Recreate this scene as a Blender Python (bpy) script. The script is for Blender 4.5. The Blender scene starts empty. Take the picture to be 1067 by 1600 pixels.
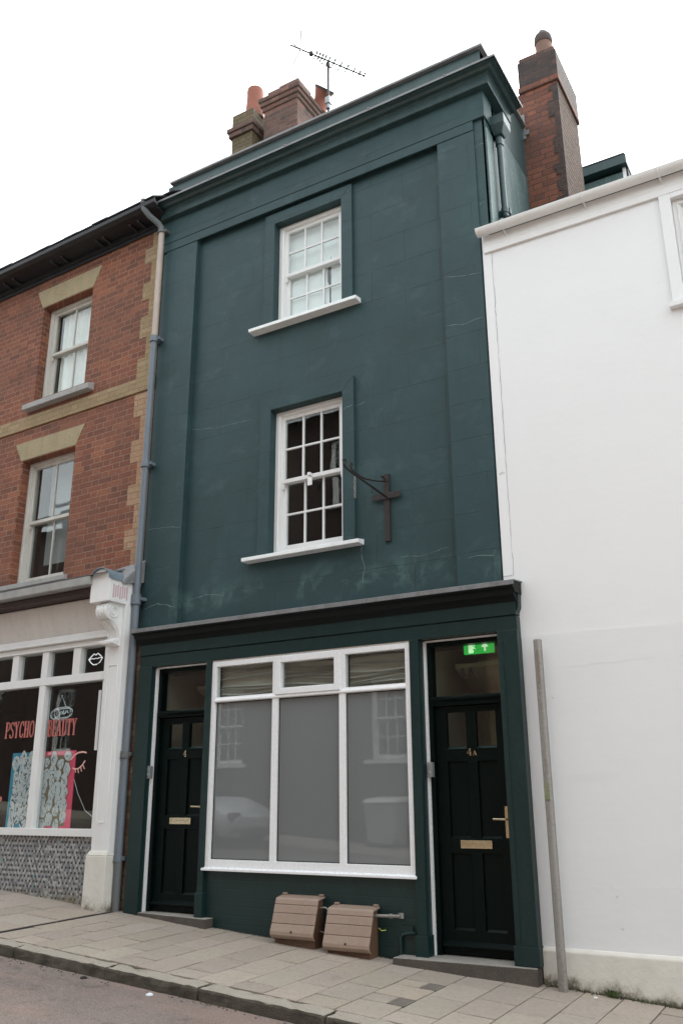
import bpy, math, random
from mathutils import Matrix, Vector
random.seed(7)
C = bpy.context.scene.collection
PI = math.pi
RM = {}

# ------------------------------------------------------------------ mesh builder
class MB:
    def __init__(s): s.v = []; s.f = []; s.c = []; s.col = None
    def face(s, pts):
        n = len(s.v); s.v += [tuple(p) for p in pts]; s.f.append(list(range(n, n + len(pts)))); s.c.append(s.col)
    def box(s, x0, x1, y0, y1, z0, z1):
        n = len(s.v)
        s.v += [(x, y, z) for z in (z0, z1) for x, y in ((x0, y0), (x1, y0), (x1, y1), (x0, y1))]
        for q in ((0, 3, 2, 1), (4, 5, 6, 7), (0, 1, 5, 4), (1, 2, 6, 5), (2, 3, 7, 6), (3, 0, 4, 7)):
            s.f.append([n + i for i in q]); s.c.append(s.col)
        return s
    def hexa(s, p):                      # 8 points, bottom ring then top ring
        n = len(s.v); s.v += [tuple(q) for q in p]
        for q in ((0, 3, 2, 1), (4, 5, 6, 7), (0, 1, 5, 4), (1, 2, 6, 5), (2, 3, 7, 6), (3, 0, 4, 7)):
            s.f.append([n + i for i in q]); s.c.append(s.col)
        return s
    def loft(s, rings, closed=True, caps=True):
        n = len(s.v); k = len(rings[0])
        for r in rings: s.v += [tuple(p) for p in r]
        for i in range(len(rings) - 1):
            for j in range(k if closed else k - 1):
                a = n + i * k + j; b = n + i * k + (j + 1) % k
                s.f.append([a, b, b + k, a + k]); s.c.append(s.col)
        if caps and closed:
            s.f.append([n + j for j in range(k)][::-1]); s.c.append(s.col)
            s.f.append([n + (len(rings) - 1) * k + j for j in range(k)]); s.c.append(s.col)
        return s
    def prism_x(s, prof, x0, x1):        # prof: (y,z) list
        return s.loft([[(x0, y, z) for y, z in prof], [(x1, y, z) for y, z in prof]])
    def prism_y(s, prof, y0, y1):        # prof: (x,z) list
        return s.loft([[(x, y0, z) for x, z in prof], [(x, y1, z) for x, z in prof]])
    def prism_z(s, prof, z0, z1):
        return s.loft([[(x, y, z0) for x, y in prof], [(x, y, z1) for x, y in prof]])
    def tube(s, path, r, n=12):
        P = [Vector(p) for p in path]; rs = r if isinstance(r, (list, tuple)) else [r] * len(P)
        rings = []; up = None
        for i, p in enumerate(P):
            d = (P[min(i + 1, len(P) - 1)] - P[max(i - 1, 0)]).normalized()
            if up is None or abs(d.dot(up)) > .98: up = Vector((0, 0, 1)) if abs(d.z) < .9 else Vector((1, 0, 0))
            a = d.cross(up).normalized(); b = d.cross(a).normalized(); up = -b if False else up
            rings.append([p + (a * math.cos(t) + b * math.sin(t)) * rs[i] for t in [2 * PI * k / n for k in range(n)]])
        return s.loft(rings)
    def lathe(s, c, prof, n=20):         # prof: (r,z) up
        return s.loft([[(c[0] + r * math.cos(2 * PI * k / n), c[1] + r * math.sin(2 * PI * k / n), c[2] + z) for k in range(n)] for r, z in prof])
    def ribbon(s, pts, w, y0, y1):       # stroke in the xz plane, thick in y
        for (ax, az), (bx, bz) in zip(pts[:-1], pts[1:]):
            L = math.hypot(bx - ax, bz - az)
            if L < 1e-6: continue
            dx, dz = (bx - ax) / L, (bz - az) / L; nx, nz = -dz * w / 2, dx * w / 2; e = w * .25
            ax_, az_, bx_, bz_ = ax - dx * e, az - dz * e, bx + dx * e, bz + dz * e
            s.prism_y([(ax_ + nx, az_ + nz), (ax_ - nx, az_ - nz), (bx_ - nx, bz_ - nz), (bx_ + nx, bz_ + nz)], y0, y1)
        return s
    def build(s, name, mat, parent=None, bev=0, smooth=False, frame=None, loc=None):
        me = bpy.data.meshes.new(name)
        o = bpy.data.objects.new(name, me); C.objects.link(o)
        M = frame.copy() if frame else Matrix()
        if parent is not None:
            top = parent
            while top.parent: top = top.parent
            inv = RM[top.name].inverted() @ M
            o.parent = parent
            # parents that are meshes sit at the thing's origin
        else:
            RM[o.name] = Matrix.Translation(loc or (0, 0, 0)) if loc else M
            if not loc and not frame: RM[o.name] = Matrix()
            inv = RM[o.name].inverted() @ M
            o.matrix_world = RM[o.name]
        me.from_pydata([tuple(inv @ Vector(v)) for v in s.v], [], s.f)
        if any(c is not None for c in s.c):
            at = me.color_attributes.new('tone', 'FLOAT_COLOR', 'CORNER')
            k = 0
            for f, c in zip(me.polygons, s.c):
                for _ in f.loop_indices:
                    at.data[k].color = (c or (1, 1, 1)) + (1,); k += 1
        if isinstance(mat, (list, tuple)):
            for m in mat: me.materials.append(m)
        else: me.materials.append(mat)
        bm_fix(me)
        if smooth:
            for p in me.polygons: p.use_smooth = True
            me.set_sharp_from_angle(angle=math.radians(38))
        if bev:
            b = o.modifiers.new('bevel', 'BEVEL'); b.width = bev; b.segments = 2; b.limit_method = 'ANGLE'; b.angle_limit = math.radians(40)
        return o
def bm_fix(me):
    import bmesh
    bm = bmesh.new(); bm.from_mesh(me); bmesh.ops.recalc_face_normals(bm, faces=bm.faces); bm.to_mesh(me); bm.free()

def thing(name, label, cat, loc=(0, 0, 0), rot=0, group=None):
    o = bpy.data.objects.new(name, None); C.objects.link(o); o.empty_display_size = .2
    M = Matrix.Translation(loc) @ Matrix.Rotation(rot, 4, 'Z'); o.matrix_world = M; RM[o.name] = M
    o['label'] = label; o['category'] = cat
    if group: o['group'] = group
    return o
def tag(o, label, cat, group=None):
    o['label'] = label; o['category'] = cat
    if group: o['group'] = group
    return o
def struct(o): o['kind'] = 'structure'; return o
def stuff(o, label=None, cat=None):
    o['kind'] = 'stuff'
    if label: o['label'] = label
    if cat: o['category'] = cat
    return o

# ------------------------------------------------------------------ materials
class N:
    def __init__(s, name):
        s.m = bpy.data.materials.new(name); s.m.use_nodes = True; s.t = s.m.node_tree; s.n = s.t.nodes
        s.b = s.n['Principled BSDF']; s.tc = s.n.new('ShaderNodeTexCoord'); s.co = s.tc.outputs['Object']
        s.sx = s.n.new('ShaderNodeSeparateXYZ'); s.t.links.new(s.co, s.sx.inputs[0])
    def L(s, a, b):
        if isinstance(a, (int, float)): b.default_value = a
        elif isinstance(a, tuple): b.default_value = a if len(a) == 4 or b.type == 'VECTOR' else a + (1,)
        else: s.t.links.new(a, b)
    def ma(s, op, a, b=0., c=0., clamp=False):
        n = s.n.new('ShaderNodeMath'); n.operation = op; n.use_clamp = clamp
        s.L(a, n.inputs[0]); s.L(b, n.inputs[1]); s.L(c, n.inputs[2]); return n.outputs[0]
    def vec(s, x, y, z=0.):
        n = s.n.new('ShaderNodeCombineXYZ'); s.L(x, n.inputs[0]); s.L(y, n.inputs[1]); s.L(z, n.inputs[2]); return n.outputs[0]
    def scale(s, v, k):
        n = s.n.new('ShaderNodeVectorMath'); n.operation = 'MULTIPLY'; s.L(v, n.inputs[0]); n.inputs[1].default_value = k; return n.outputs[0]
    def noise(s, sc, det=4, rough=.55, v=None, dist=0):
        n = s.n.new('ShaderNodeTexNoise'); n.inputs['Scale'].default_value = sc; n.inputs['Detail'].default_value = det
        n.inputs['Roughness'].default_value = rough; n.inputs['Distortion'].default_value = dist
        s.L(v if v is not None else s.co, n.inputs['Vector']); return n.outputs['Fac']
    def ramp(s, f, stops):
        n = s.n.new('ShaderNodeValToRGB'); s.L(f, n.inputs[0]); e = n.color_ramp.elements
        while len(e) < len(stops): e.new(.5)
        for i, (p, c) in enumerate(stops):
            e[i].position = p; e[i].color = ((c,) * 3 if isinstance(c, (int, float)) else c) + (1,)
        return n.outputs[0]
    def mix(s, f, a, b, mode='MIX'):
        n = s.n.new('ShaderNodeMix'); n.data_type = 'RGBA'; n.blend_type = mode
        s.L(f, n.inputs['Factor']); s.L(a, n.inputs['A'] if False else n.inputs[6]); s.L(b, n.inputs[7]); return n.outputs[2]
    def bump(s, h, strength=.3, dist=.01, prev=None):
        n = s.n.new('ShaderNodeBump'); n.inputs['Strength'].default_value = strength; n.inputs['Distance'].default_value = dist
        s.L(h, n.inputs['Height'])
        if prev: s.L(prev, n.inputs['Normal'])
        return n.outputs[0]
    def out(s, col, rough=.6, nrm=None, **k):
        s.L(col, s.b.inputs['Base Color']); s.L(rough, s.b.inputs['Roughness'])
        if nrm: s.L(nrm, s.b.inputs['Normal'])
        for a, v in k.items(): s.L(v, s.b.inputs[a.replace('_', ' ')])
        return s.m
def cm(c, k): return tuple(x * k for x in c)

def paint(name, c, rough=.45, var=.12, sc=3., bump=.15, dirt=None, dirtamt=.5, spec=.5, coat=0, metal=0):
    s = N(name)
    f = s.noise(sc, 5, .6); g = s.noise(sc * 14, 4, .6)
    col = s.mix(f, cm(c, 1 - var), cm(c, 1 + var))
    if dirt:
        st = s.noise(1, 6, .65, s.scale(s.co, (9, 9, 1.6)))
        m = s.ramp(s.ma('MULTIPLY', s.ma('ADD', st, g), .5), [(.47, 0.), (.66, 1.)])
        col = s.mix(s.ma('MULTIPLY', m, dirtamt), col, dirt)
    r = s.ma('ADD', s.ma('MULTIPLY', g, .18), rough - .09)
    return s.out(col, r, s.bump(g, bump, .004), Specular_IOR_Level=spec, Coat_Weight=coat, Metallic=metal)

def brick(name, cols, mortar, sc=1., dirtcol=None, dirt=.35, paintc=None, header=True, bump=.6, mort=.0055):
    s = N(name)
    wob = s.noise(9, 3)
    u = s.ma('ADD', s.sx.outputs[0], s.sx.outputs[1]); u = s.ma('ADD', u, s.ma('MULTIPLY', wob, .012 * sc))
    z = s.ma('ADD', s.sx.outputs[2], s.ma('MULTIPLY', s.noise(6, 2), .008 * sc))
    u = s.ma('ADD', u, 50.); z = s.ma('ADD', z, 30.)
    zr = s.ma('DIVIDE', z, .0745 * sc); row = s.ma('FLOOR', zr); fz = s.ma('FRACT', zr)
    par = s.ma('MODULO', row, 2.)
    per = .338 * sc
    uu = s.ma('DIVIDE', s.ma('ADD', u, s.ma('MULTIPLY', par, per / 2)), per); cell = s.ma('FLOOR', uu); fu = s.ma('MULTIPLY', s.ma('FRACT', uu), per)
    cut = .226 * sc
    hd = s.ma('GREATER_THAN', fu, cut)
    lo = s.ma('MULTIPLY', hd, cut); 
    d1 = s.ma('SUBTRACT', fu, lo)
    hi = s.ma('ADD', cut, s.ma('MULTIPLY', hd, per - cut)); d2 = s.ma('SUBTRACT', hi, fu)
    dz = s.ma('MULTIPLY', s.ma('MINIMUM', fz, s.ma('SUBTRACT', 1., fz)), .0745 * sc)
    d = s.ma('MINIMUM', s.ma('MINIMUM', d1, d2), dz)
    d = s.ma('SUBTRACT', d, s.ma('MULTIPLY', s.noise(60, 2), .003 * sc))
    d = s.ma('ADD', d, s.ma('MULTIPLY', s.ramp(s.noise(3.1, 4, .7), [(.5, 0.), (.66, 1.)]), .0028 * sc))
    mk = s.ramp(s.ma('DIVIDE', d, .01 * sc), [(max(mort * 100 - .45, 0.), 0.), (mort * 100 - .05, 1.)])
    wn = s.n.new('ShaderNodeTexWhiteNoise'); wn.noise_dimensions = '3D'
    s.L(s.vec(s.ma('ADD', s.ma('MULTIPLY', cell, 2.), hd), row, 3.), wn.inputs['Vector'])
    k = len(cols); bc = s.ramp(wn.outputs['Value'], [(i / (k - 1), c) for i, c in enumerate(cols)])
    big = s.noise(1.1, 5, .6); fine = s.noise(55, 4, .7)
    bc = s.mix(s.ma('MULTIPLY', s.ramp(fine, [(.4, 0.), (.62, 1.)]), .6), bc, cm(cols[0], .5)); bc = s.mix(s.ma('MULTIPLY', s.ramp(s.noise(23, 4, .7), [(.55, 0.), (.7, 1.)]), .35), bc, cm(cols[-1], 1.5))
    col = s.mix(mk, s.mix(fine, cm(mortar, .75), cm(mortar, 1.15)), bc)
    if dirtcol:
        dm = s.ramp(big, [(.42, 0.), (.68, 1.)])
        col = s.mix(s.ma('MULTIPLY', dm, dirt), col, dirtcol)
    if paintc: col = s.mix(s.noise(4, 4), cm(paintc, .82), cm(paintc, 1.2))
    h = s.ma('ADD', mk, s.ma('MULTIPLY', fine, .5))
    return s.out(col, .85 if not paintc else .42, s.bump(h, bump, .006 * sc))

M = {}
def render_green():
    s = N('green_render'); base = (.0255, .055, .0595)
    a = s.noise(1.3, 6, .62); b = s.noise(14, 5, .65); 
    col = s.mix(s.ramp(a, [(.3, 0.), (.7, 1.)]), cm(base, .86), cm(base, 1.2))
    # chalky scuffs and brushy wear
    sc = s.noise(1, 6, .7, s.scale(s.co, (2.2, 2.2, 3.0)), .25)
    m = s.ramp(sc, [(.54, 0.), (.76, 1.)]); col = s.mix(s.ma('MULTIPLY', m, .26), col, (.12, .18, .185))
    dr = s.ramp(s.noise(1, 5, .7, s.scale(s.co, (7, 7, .7))), [(.55, 0.), (.75, 1.)]); col = s.mix(s.ma('MULTIPLY', dr, .3), col, cm(base, .6))
    fine = s.noise(38, 4, .7); col = s.mix(s.ma('MULTIPLY', fine, .25), col, cm(base, .7))
    # lime bloom in the damp bottom courses
    zz = s.sx.outputs[2]
    low = s.ma('SUBTRACT', 1., s.ma('MULTIPLY', s.ma('ABSOLUTE', s.ma('SUBTRACT', zz, 3.14)), 4.), clamp=True)
    ef = s.ramp(s.noise(2.6, 8, .72, None, .6), [(.5, 0.), (.62, 1.)])
    col = s.mix(s.ma('MULTIPLY', s.ma('MULTIPLY', ef, low), .4), col, (.13, .22, .21))
    # lined-out ashlar joints, partly filled by paint
    br = s.n.new('ShaderNodeTexBrick'); s.L(s.vec(s.ma('ADD', s.sx.outputs[0], s.ma('MULTIPLY', s.noise(3, 2), .02)), s.ma('ADD', zz, s.ma('MULTIPLY', s.noise(2.2, 3), .02))), br.inputs['Vector'])
    br.inputs['Scale'].default_value = 1; br.inputs['Brick Width'].default_value = .78; br.inputs['Row Height'].default_value = .36
    br.inputs['Mortar Size'].default_value = .0035; br.inputs['Mortar Smooth'].default_value = .3
    jm = s.ma('MULTIPLY', br.outputs['Fac'], s.ramp(s.noise(1.7, 3), [(.38, .15), (.54, 1.)]))
    col = s.mix(s.ma('MULTIPLY', jm, .85), col, cm(base, .45))
    n1 = s.bump(s.ma('SUBTRACT', 1., jm), .5, .006)
    n2 = s.bump(a, .35, .03, n1); n3 = s.bump(b, .35, .006, n2)
    return s.out(col, s.ma('ADD', .42, s.ma('MULTIPLY', b, .2)), n3, Specular_IOR_Level=.3)
M['green'] = render_green()
M['green_side'] = paint('green_side_render', (.04, .083, .083), .55, .3, 2.2, .4, (.22, .26, .25), .55)
M['corn'] = paint('green_cornice', (.021, .048, .05), .42, .2, 3, .3, (.1, .15, .15), .25)
M['shop'] = paint('shopfront_green', (.006, .023, .0225), .36, .22, 2.5, .12, (.04, .07, .07), .15, spec=.35)
M['riser'] = brick('painted_brick', [(.1,) * 3, (.1,) * 3], (.1,) * 3, 1., paintc=(.0065, .025, .024), bump=.25)
M['door'] = paint('door_gloss', (.0012, .0052, .0045), .34, .2, 2, .06, (.012, .02, .018), .1, spec=.12)
M['lead'] = paint('lead_sheet', (.2, .2, .205), .55, .3, 6, .4, (.07, .07, .07), .6, metal=.15)
M['pvc'] = paint('white_frame', (.78, .79, .8), .28, .02, 3, .03)
M['wood'] = paint('white_painted_wood', (.74, .745, .74), .4, .04, 5, .15, (.5, .48, .44), .15)
M['oldwood'] = paint('worn_white_wood', (.55, .53, .49), .55, .12, 8, .4, (.25, .22, .18), .5)
M['sill'] = paint('pale_sill', (.8, .83, .83), .5, .06, 5, .2, (.4, .42, .4), .3)
M['stone'] = paint('grey_stone', (.33, .33, .32), .8, .15, 8, .5, (.14, .13, .11), .5)
M['cove'] = paint('shaded_dark_cove', (.004, .007, .007), .6, .2, 5, .2, spec=.2)  # dark paint with the deep shade under the ledge put into its colour
M['black'] = paint('black_paint', (.012, .013, .016), .5, .3, 5, .3, (.08, .085, .09), .25)
M['slate'] = paint('slate', (.03, .031, .035), .7, .4, 8, .7, (.08, .08, .07), .4)
M['room'] = paint('dark_room', (.035, .03, .027), .9, .3, 1.5, .05)
M['room2'] = paint('dim_hall', (.4, .38, .28), .9, .3, 3, .05)
M['white_blind'] = paint('white_blind', (.88, .89, .9), .8, .05, 2, .05)
M['curtain'] = paint('net_curtain', (.8, .79, .77), .9, .12, 5, .1)
M['greyblind'] = paint('grey_blind', (.3, .31, .32), .8, .05, 2, .05)
M['slat'] = paint('cream_slats', (.42, .39, .34), .6, .1, 9, .1)
M['brass'] = paint('brass', (.55, .47, .32), .25, .1, 30, .05, metal=1)
M['iron'] = paint('rusty_iron', (.017, .013, .013), .7, .4, 20, .6, (.06, .032, .022), .3)
M['grate'] = paint('worn_iron', (.2, .175, .152), .6, .3, 20, .5, (.07, .05, .04), .4)
M['steel'] = paint('galvanised', (.26, .248, .232), .5, .12, 3, .3, (.15, .12, .095), .6, metal=.3)
M['alu'] = paint('aerial_metal', (.05, .05, .055), .5, .1, 6, .1, metal=.6)
M['terracotta'] = paint('terracotta', (.26, .092, .06), .8, .15, 8, .4, (.2, .1, .07), .5)
M['bufpot'] = paint('weathered_pot', (.19, .105, .075), .85, .2, 8, .5, (.08, .06, .05), .7)
M['soot'] = paint('sooty_clay', (.07, .055, .05), .9, .3, 9, .6)
M['bluepipe'] = paint('blue_grey_pipe', (.125, .152, .182), .5, .16, 5, .3, (.2, .22, .24), .4)
M['beigepipe'] = paint('beige_pipe', (.42, .35, .3), .5, .12, 5, .3, (.2, .2, .2), .4)
M['greypipe'] = paint('dark_grey_pipe', (.11, .13, .14), .6, .2, 5, .3, (.16, .1, .06), .5)
M['boxlid'] = paint('brown_plastic_faded', (.3, .218, .17), .5, .06, 4, .08, (.17, .1, .075), .3)
M['boxbody'] = paint('brown_plastic', (.1, .052, .03), .5, .15, 4, .12, (.2, .13, .09), .3)
M['darkhole'] = paint('dark_gap', (.01, .009, .008), .8)
M['redbrick'] = brick('red_brick', [(.12, .045, .028), (.27, .088, .045), (.2, .064, .035), (.33, .12, .06), (.15, .055, .034), (.24, .074, .039), (.3, .105, .054)], (.3, .19, .13), dirtcol=(.1, .05, .034), dirt=.5)
M['bufbrick'] = brick('buff_brick', [(.36, .27, .14), (.3, .21, .11), (.4, .3, .17), (.33, .22, .13)], (.2, .15, .1), dirtcol=(.19, .14, .08), dirt=.5)
M['pinkbrick'] = brick('pink_buff_brick', [(.42, .26, .15), (.36, .24, .14), (.45, .3, .19), (.38, .22, .13)], (.24, .15, .1), dirtcol=(.26, .16, .1), dirt=.4)
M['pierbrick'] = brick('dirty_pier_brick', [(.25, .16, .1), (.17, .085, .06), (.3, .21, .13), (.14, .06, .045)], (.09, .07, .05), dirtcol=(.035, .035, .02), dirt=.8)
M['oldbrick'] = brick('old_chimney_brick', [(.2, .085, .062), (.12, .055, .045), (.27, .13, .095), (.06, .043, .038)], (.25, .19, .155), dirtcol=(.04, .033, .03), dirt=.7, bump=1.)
M['orangebrick'] = brick('orange_chimney_brick', [(.19, .066, .04), (.25, .09, .05), (.17, .06, .038), (.12, .05, .036)], (.1, .06, .045), dirtcol=(.055, .035, .03), dirt=.6, bump=1., mort=.0075)
M['sootbrick'] = brick('sooty_brick', [(.05, .036, .032), (.09, .05, .04), (.035, .03, .028), (.12, .06, .045)], (.07, .055, .05), dirtcol=(.03, .026, .024), dirt=.6, bump=1.)
M['mossbrick'] = brick('mossy_buff_brick', [(.16, .115, .06), (.13, .085, .05), (.2, .14, .08), (.08, .06, .04)], (.08, .065, .045), dirtcol=(.055, .05, .02), dirt=.7, bump=1.)
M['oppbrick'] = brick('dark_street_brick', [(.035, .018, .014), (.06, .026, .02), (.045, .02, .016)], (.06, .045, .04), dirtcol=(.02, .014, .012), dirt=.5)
M['stonelintel'] = paint('buff_lintel', (.33, .27, .165), .85, .14, 4, .5, (.17, .13, .08), .6)
def white_wall(name, c, dirt):
    s = N(name)
    a = s.noise(.7, 5, .6); b = s.noise(11, 5, .6)
    col = s.mix(a, cm(c, .965), cm(c, 1.02))
    rid = s.noise(1, 4, .55, s.scale(s.co, (.9, .9, 6)))
    m = s.ramp(rid, [(.62, 0.), (.74, 1.)]); col = s.mix(s.ma('MULTIPLY', m, .1 * dirt), col, (.45, .42, .38))
    sp = s.ramp(s.noise(9, 2, .5), [(.76, 0.), (.79, 1.)]); col = s.mix(s.ma('MULTIPLY', sp, .5), col, (.4, .37, .34))
    n1 = s.bump(rid, .12, .012); n2 = s.bump(a, .3, .05, n1); n3 = s.bump(b, .22, .004, n2)
    return s.out(col, .62, n3, Specular_IOR_Level=.35)
M['white'] = white_wall('white_render', (.765, .77, .775), .5)
M['white2'] = white_wall('white_render_lower', (.735, .745, .752), 1.)  # tone of the lower wall, slightly darker and more streaked than above
def plinth():
    s = N('grubby_plinth'); c = (.65, .625, .565)
    g = s.noise(7, 6, .7); zz = s.ma('ADD', s.sx.outputs[2], s.ma('MULTIPLY', s.sx.outputs[0], .067))
    # damp grime with a ragged upper edge
    h = s.ma('SUBTRACT', s.ma('ADD', -.06, s.ma('MULTIPLY', s.noise(6, 7, .8), .42)), zz)
    m = s.ramp(s.ma('MULTIPLY', h, 5.), [(.3, 0.), (.85, 1.)])
    col = s.mix(g, cm(c, .85), cm(c, 1.12)); col = s.mix(s.ma('MULTIPLY', m, .8), col, (.2, .165, .11))
    m2 = s.ramp(s.ma('MULTIPLY', s.ma('SUBTRACT', h, .07), 7.), [(.35, 0.), (.8, 1.)])
    col = s.mix(s.ma('MULTIPLY', m2, .8), col, (.05, .05, .022))
    return s.out(col, .8, s.bump(g, .6, .012))
M['plinth'] = plinth()
def flake():
    s = N('flaking_brick_face'); a = s.noise(1, 6, .75, s.scale(s.co, (9, 9, 16)), 1.5); b = s.noise(40, 5, .7)
    z = s.ma('FRACT', s.ma('DIVIDE', s.ma('ADD', s.sx.outputs[2], s.ma('MULTIPLY', s.noise(4, 3), .05)), .0745)); j = s.ramp(z, [(.0, 1.), (.16, 0.)])
    col = s.ramp(a, [(.36, (.02, .016, .014)), (.46, (.09, .045, .03)), (.54, (.15, .09, .058)), (.6, (.06, .034, .024)), (.7, (.18, .125, .09))])
    col = s.mix(s.ma('MULTIPLY', j, .8), col, (.025, .02, .018)); col = s.mix(s.ma('MULTIPLY', b, .5), col, (.05, .035, .025))
    return s.out(col, .9, s.bump(s.ma('ADD', a, s.ma('MULTIPLY', j, -.4)), 1., .03))
M['flake'] = flake()
def tiles():
    s = N('mosaic_tiles'); a = .0285; h = a * math.sqrt(3)
    def lat(ox, oz):
        i = s.ma('FLOOR', s.ma('DIVIDE', s.ma('ADD', s.sx.outputs[0], ox), a)); j = s.ma('FLOOR', s.ma('DIVIDE', s.ma('ADD', s.sx.outputs[2], oz), h))
        dx = s.ma('SUBTRACT', s.ma('ADD', s.sx.outputs[0], ox), s.ma('MULTIPLY', s.ma('ADD', i, .5), a)); dz = s.ma('SUBTRACT', s.ma('ADD', s.sx.outputs[2], oz), s.ma('MULTIPLY', s.ma('ADD', j, .5), h))
        dx = s.ma('ABSOLUTE', dx); dz = s.ma('ABSOLUTE', dz)
        hexd = s.ma('MAXIMUM', dx, s.ma('ADD', s.ma('MULTIPLY', dx, .5), s.ma('MULTIPLY', dz, .866)))
        return hexd, s.ma('ADD', s.ma('MULTIPLY', i, 2.), ox * 10), s.ma('ADD', s.ma('MULTIPLY', j, 2.), oz * 10)
    d1, i1, j1 = lat(0., 0.); d2, i2, j2 = lat(a / 2, h / 2)
    k = s.ma('LESS_THAN', d2, d1); d = s.ma('MINIMUM', d1, d2)
    sel = lambda p, q: s.ma('ADD', p, s.ma('MULTIPLY', k, s.ma('SUBTRACT', q, p)))
    wn = s.n.new('ShaderNodeTexWhiteNoise'); wn.noise_dimensions = '2D'; s.L(s.vec(sel(i1, i2), sel(j1, j2)), wn.inputs['Vector'])
    c = s.ramp(wn.outputs['Value'], [(.0, (.13, .135, .15)), (.2, (.2, .205, .215)), (.4, (.33, .33, .33)), (.6, (.26, .26, .27)), (.8, (.42, .42, .41)), (.992, (.12, .32, .34))])
    c.node.color_ramp.interpolation = 'CONSTANT'
    w2 = s.n.new('ShaderNodeTexWhiteNoise'); w2.noise_dimensions = '2D'; s.L(s.vec(s.ma('ADD', i1, 7.3), j1), w2.inputs['Vector'])
    dark = s.ma('MULTIPLY', s.ma('SUBTRACT', 1., k), s.ma('LESS_THAN', s.ma('ABSOLUTE', s.ma('MODULO', s.ma('ADD', i1, j1), 4.)), .5)); dark = s.ma('MULTIPLY', dark, s.ma('GREATER_THAN', w2.outputs['Value'], .12))
    c = s.mix(dark, c, (.022, .024, .032))
    g = s.ramp(s.ma('DIVIDE', d, a), [(.44, 0.), (.475, 1.)])
    col = s.mix(g, c, (.2, .19, .17))
    low = s.ma('MULTIPLY', s.ma('SUBTRACT', .2, s.sx.outputs[2]), 6., clamp=True)
    gr = s.ramp(s.noise(8, 5, .7), [(.4, 0.), (.6, 1.)])
    col = s.mix(s.ma('MULTIPLY', s.ma('MULTIPLY', gr, low), .8), col, (.15, .12, .05))
    return s.out(col, .3, s.bump(s.ma('SUBTRACT', 1., g), .5, .003))
M['tiles'] = tiles()
def slab():
    s = N('paving_slabs'); at = s.n.new('ShaderNodeAttribute'); at.attribute_name = 'tone'
    a = s.noise(2.2, 6, .65); b = s.noise(30, 5, .7); c = s.noise(160, 2, .6)
    col = s.mix(a, (.27, .222, .182), (.36, .308, .262)); col = s.mix(1., col, at.outputs['Color'], 'MULTIPLY')
    col = s.mix(s.ma('MULTIPLY', s.ramp(b, [(.42, 0.), (.68, 1.)]), .4), col, (.17, .14, .11)); col = s.mix(s.ma('MULTIPLY', s.ramp(c, [(.5, 0.), (.62, 1.)]), .3), col, (.46, .42, .37))
    st = s.ramp(s.noise(5, 6, .7, None, .5), [(.6, 0.), (.72, 1.)]); col = s.mix(s.ma('MULTIPLY', st, .35), col, (.13, .105, .085))
    gum = s.ramp(s.noise(26, 1, .4), [(.74, 0.), (.77, 1.)]); col = s.mix(s.ma('MULTIPLY', gum, .5), col, (.12, .1, .085))
    pale = s.ramp(s.noise(4.1, 6, .7), [(.62, 0.), (.75, 1.)]); col = s.mix(s.ma('MULTIPLY', pale, .35), col, (.45, .42, .38))
    return s.out(col, .82, s.bump(s.ma('ADD', b, s.ma('MULTIPLY', c, .4)), .3, .005))
M['slab'] = slab()
def ground(name, c1, c2, c3, sc, bump, rough=.9, patch=None):
    s = N(name); a = s.noise(sc, 6, .65); b = s.noise(sc * 18, 5, .7); c = s.noise(110, 3, .7)
    col = s.mix(s.ramp(a, [(.35, 0.), (.65, 1.)]), c1, c2)
    if patch:
        pm = s.ramp(s.noise(.9, 5, .6, s.scale(s.co, (.6, 2.2, 1))), [(.47, 0.), (.62, 1.)]); col = s.mix(s.ma('MULTIPLY', pm, .75), col, patch)
    col = s.mix(s.ramp(b, [(.5, 0.), (.75, 1.)]), col, c3)
    col = s.mix(s.ma('MULTIPLY', s.ramp(c, [(.5, 0.), (.6, 1.)]), .55), col, cm(c3, 1.7)); col = s.mix(s.ramp(s.noise(sc * 3.3, 6, .75), [(.56, 0.), (.7, .7)]), col, cm(c1, .6))
    return s.out(col, rough, s.bump(s.ma('ADD', b, s.ma('MULTIPLY', c, .8)), bump, .01))
M['road'] = ground('asphalt', (.095, .074, .066), (.15, .118, .104), (.2, .165, .15), 1.6, .9, .85, (.205, .135, .11))
M['mortar'] = ground('joint_sand', (.05, .045, .03), (.08, .07, .05), (.035, .04, .018), 3, .6)
M['kerb'] = ground('kerb_stone', (.27, .24, .2), (.32, .29, .245), (.2, .175, .14), 3, .5)
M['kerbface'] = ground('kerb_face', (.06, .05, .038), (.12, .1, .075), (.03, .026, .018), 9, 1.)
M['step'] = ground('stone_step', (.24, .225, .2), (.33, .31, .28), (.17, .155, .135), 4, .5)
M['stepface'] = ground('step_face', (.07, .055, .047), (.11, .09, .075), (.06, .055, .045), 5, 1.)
M['earth'] = ground('earth', (.1, .09, .07), (.12, .11, .09), (.08, .075, .06), 1, .5)
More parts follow.
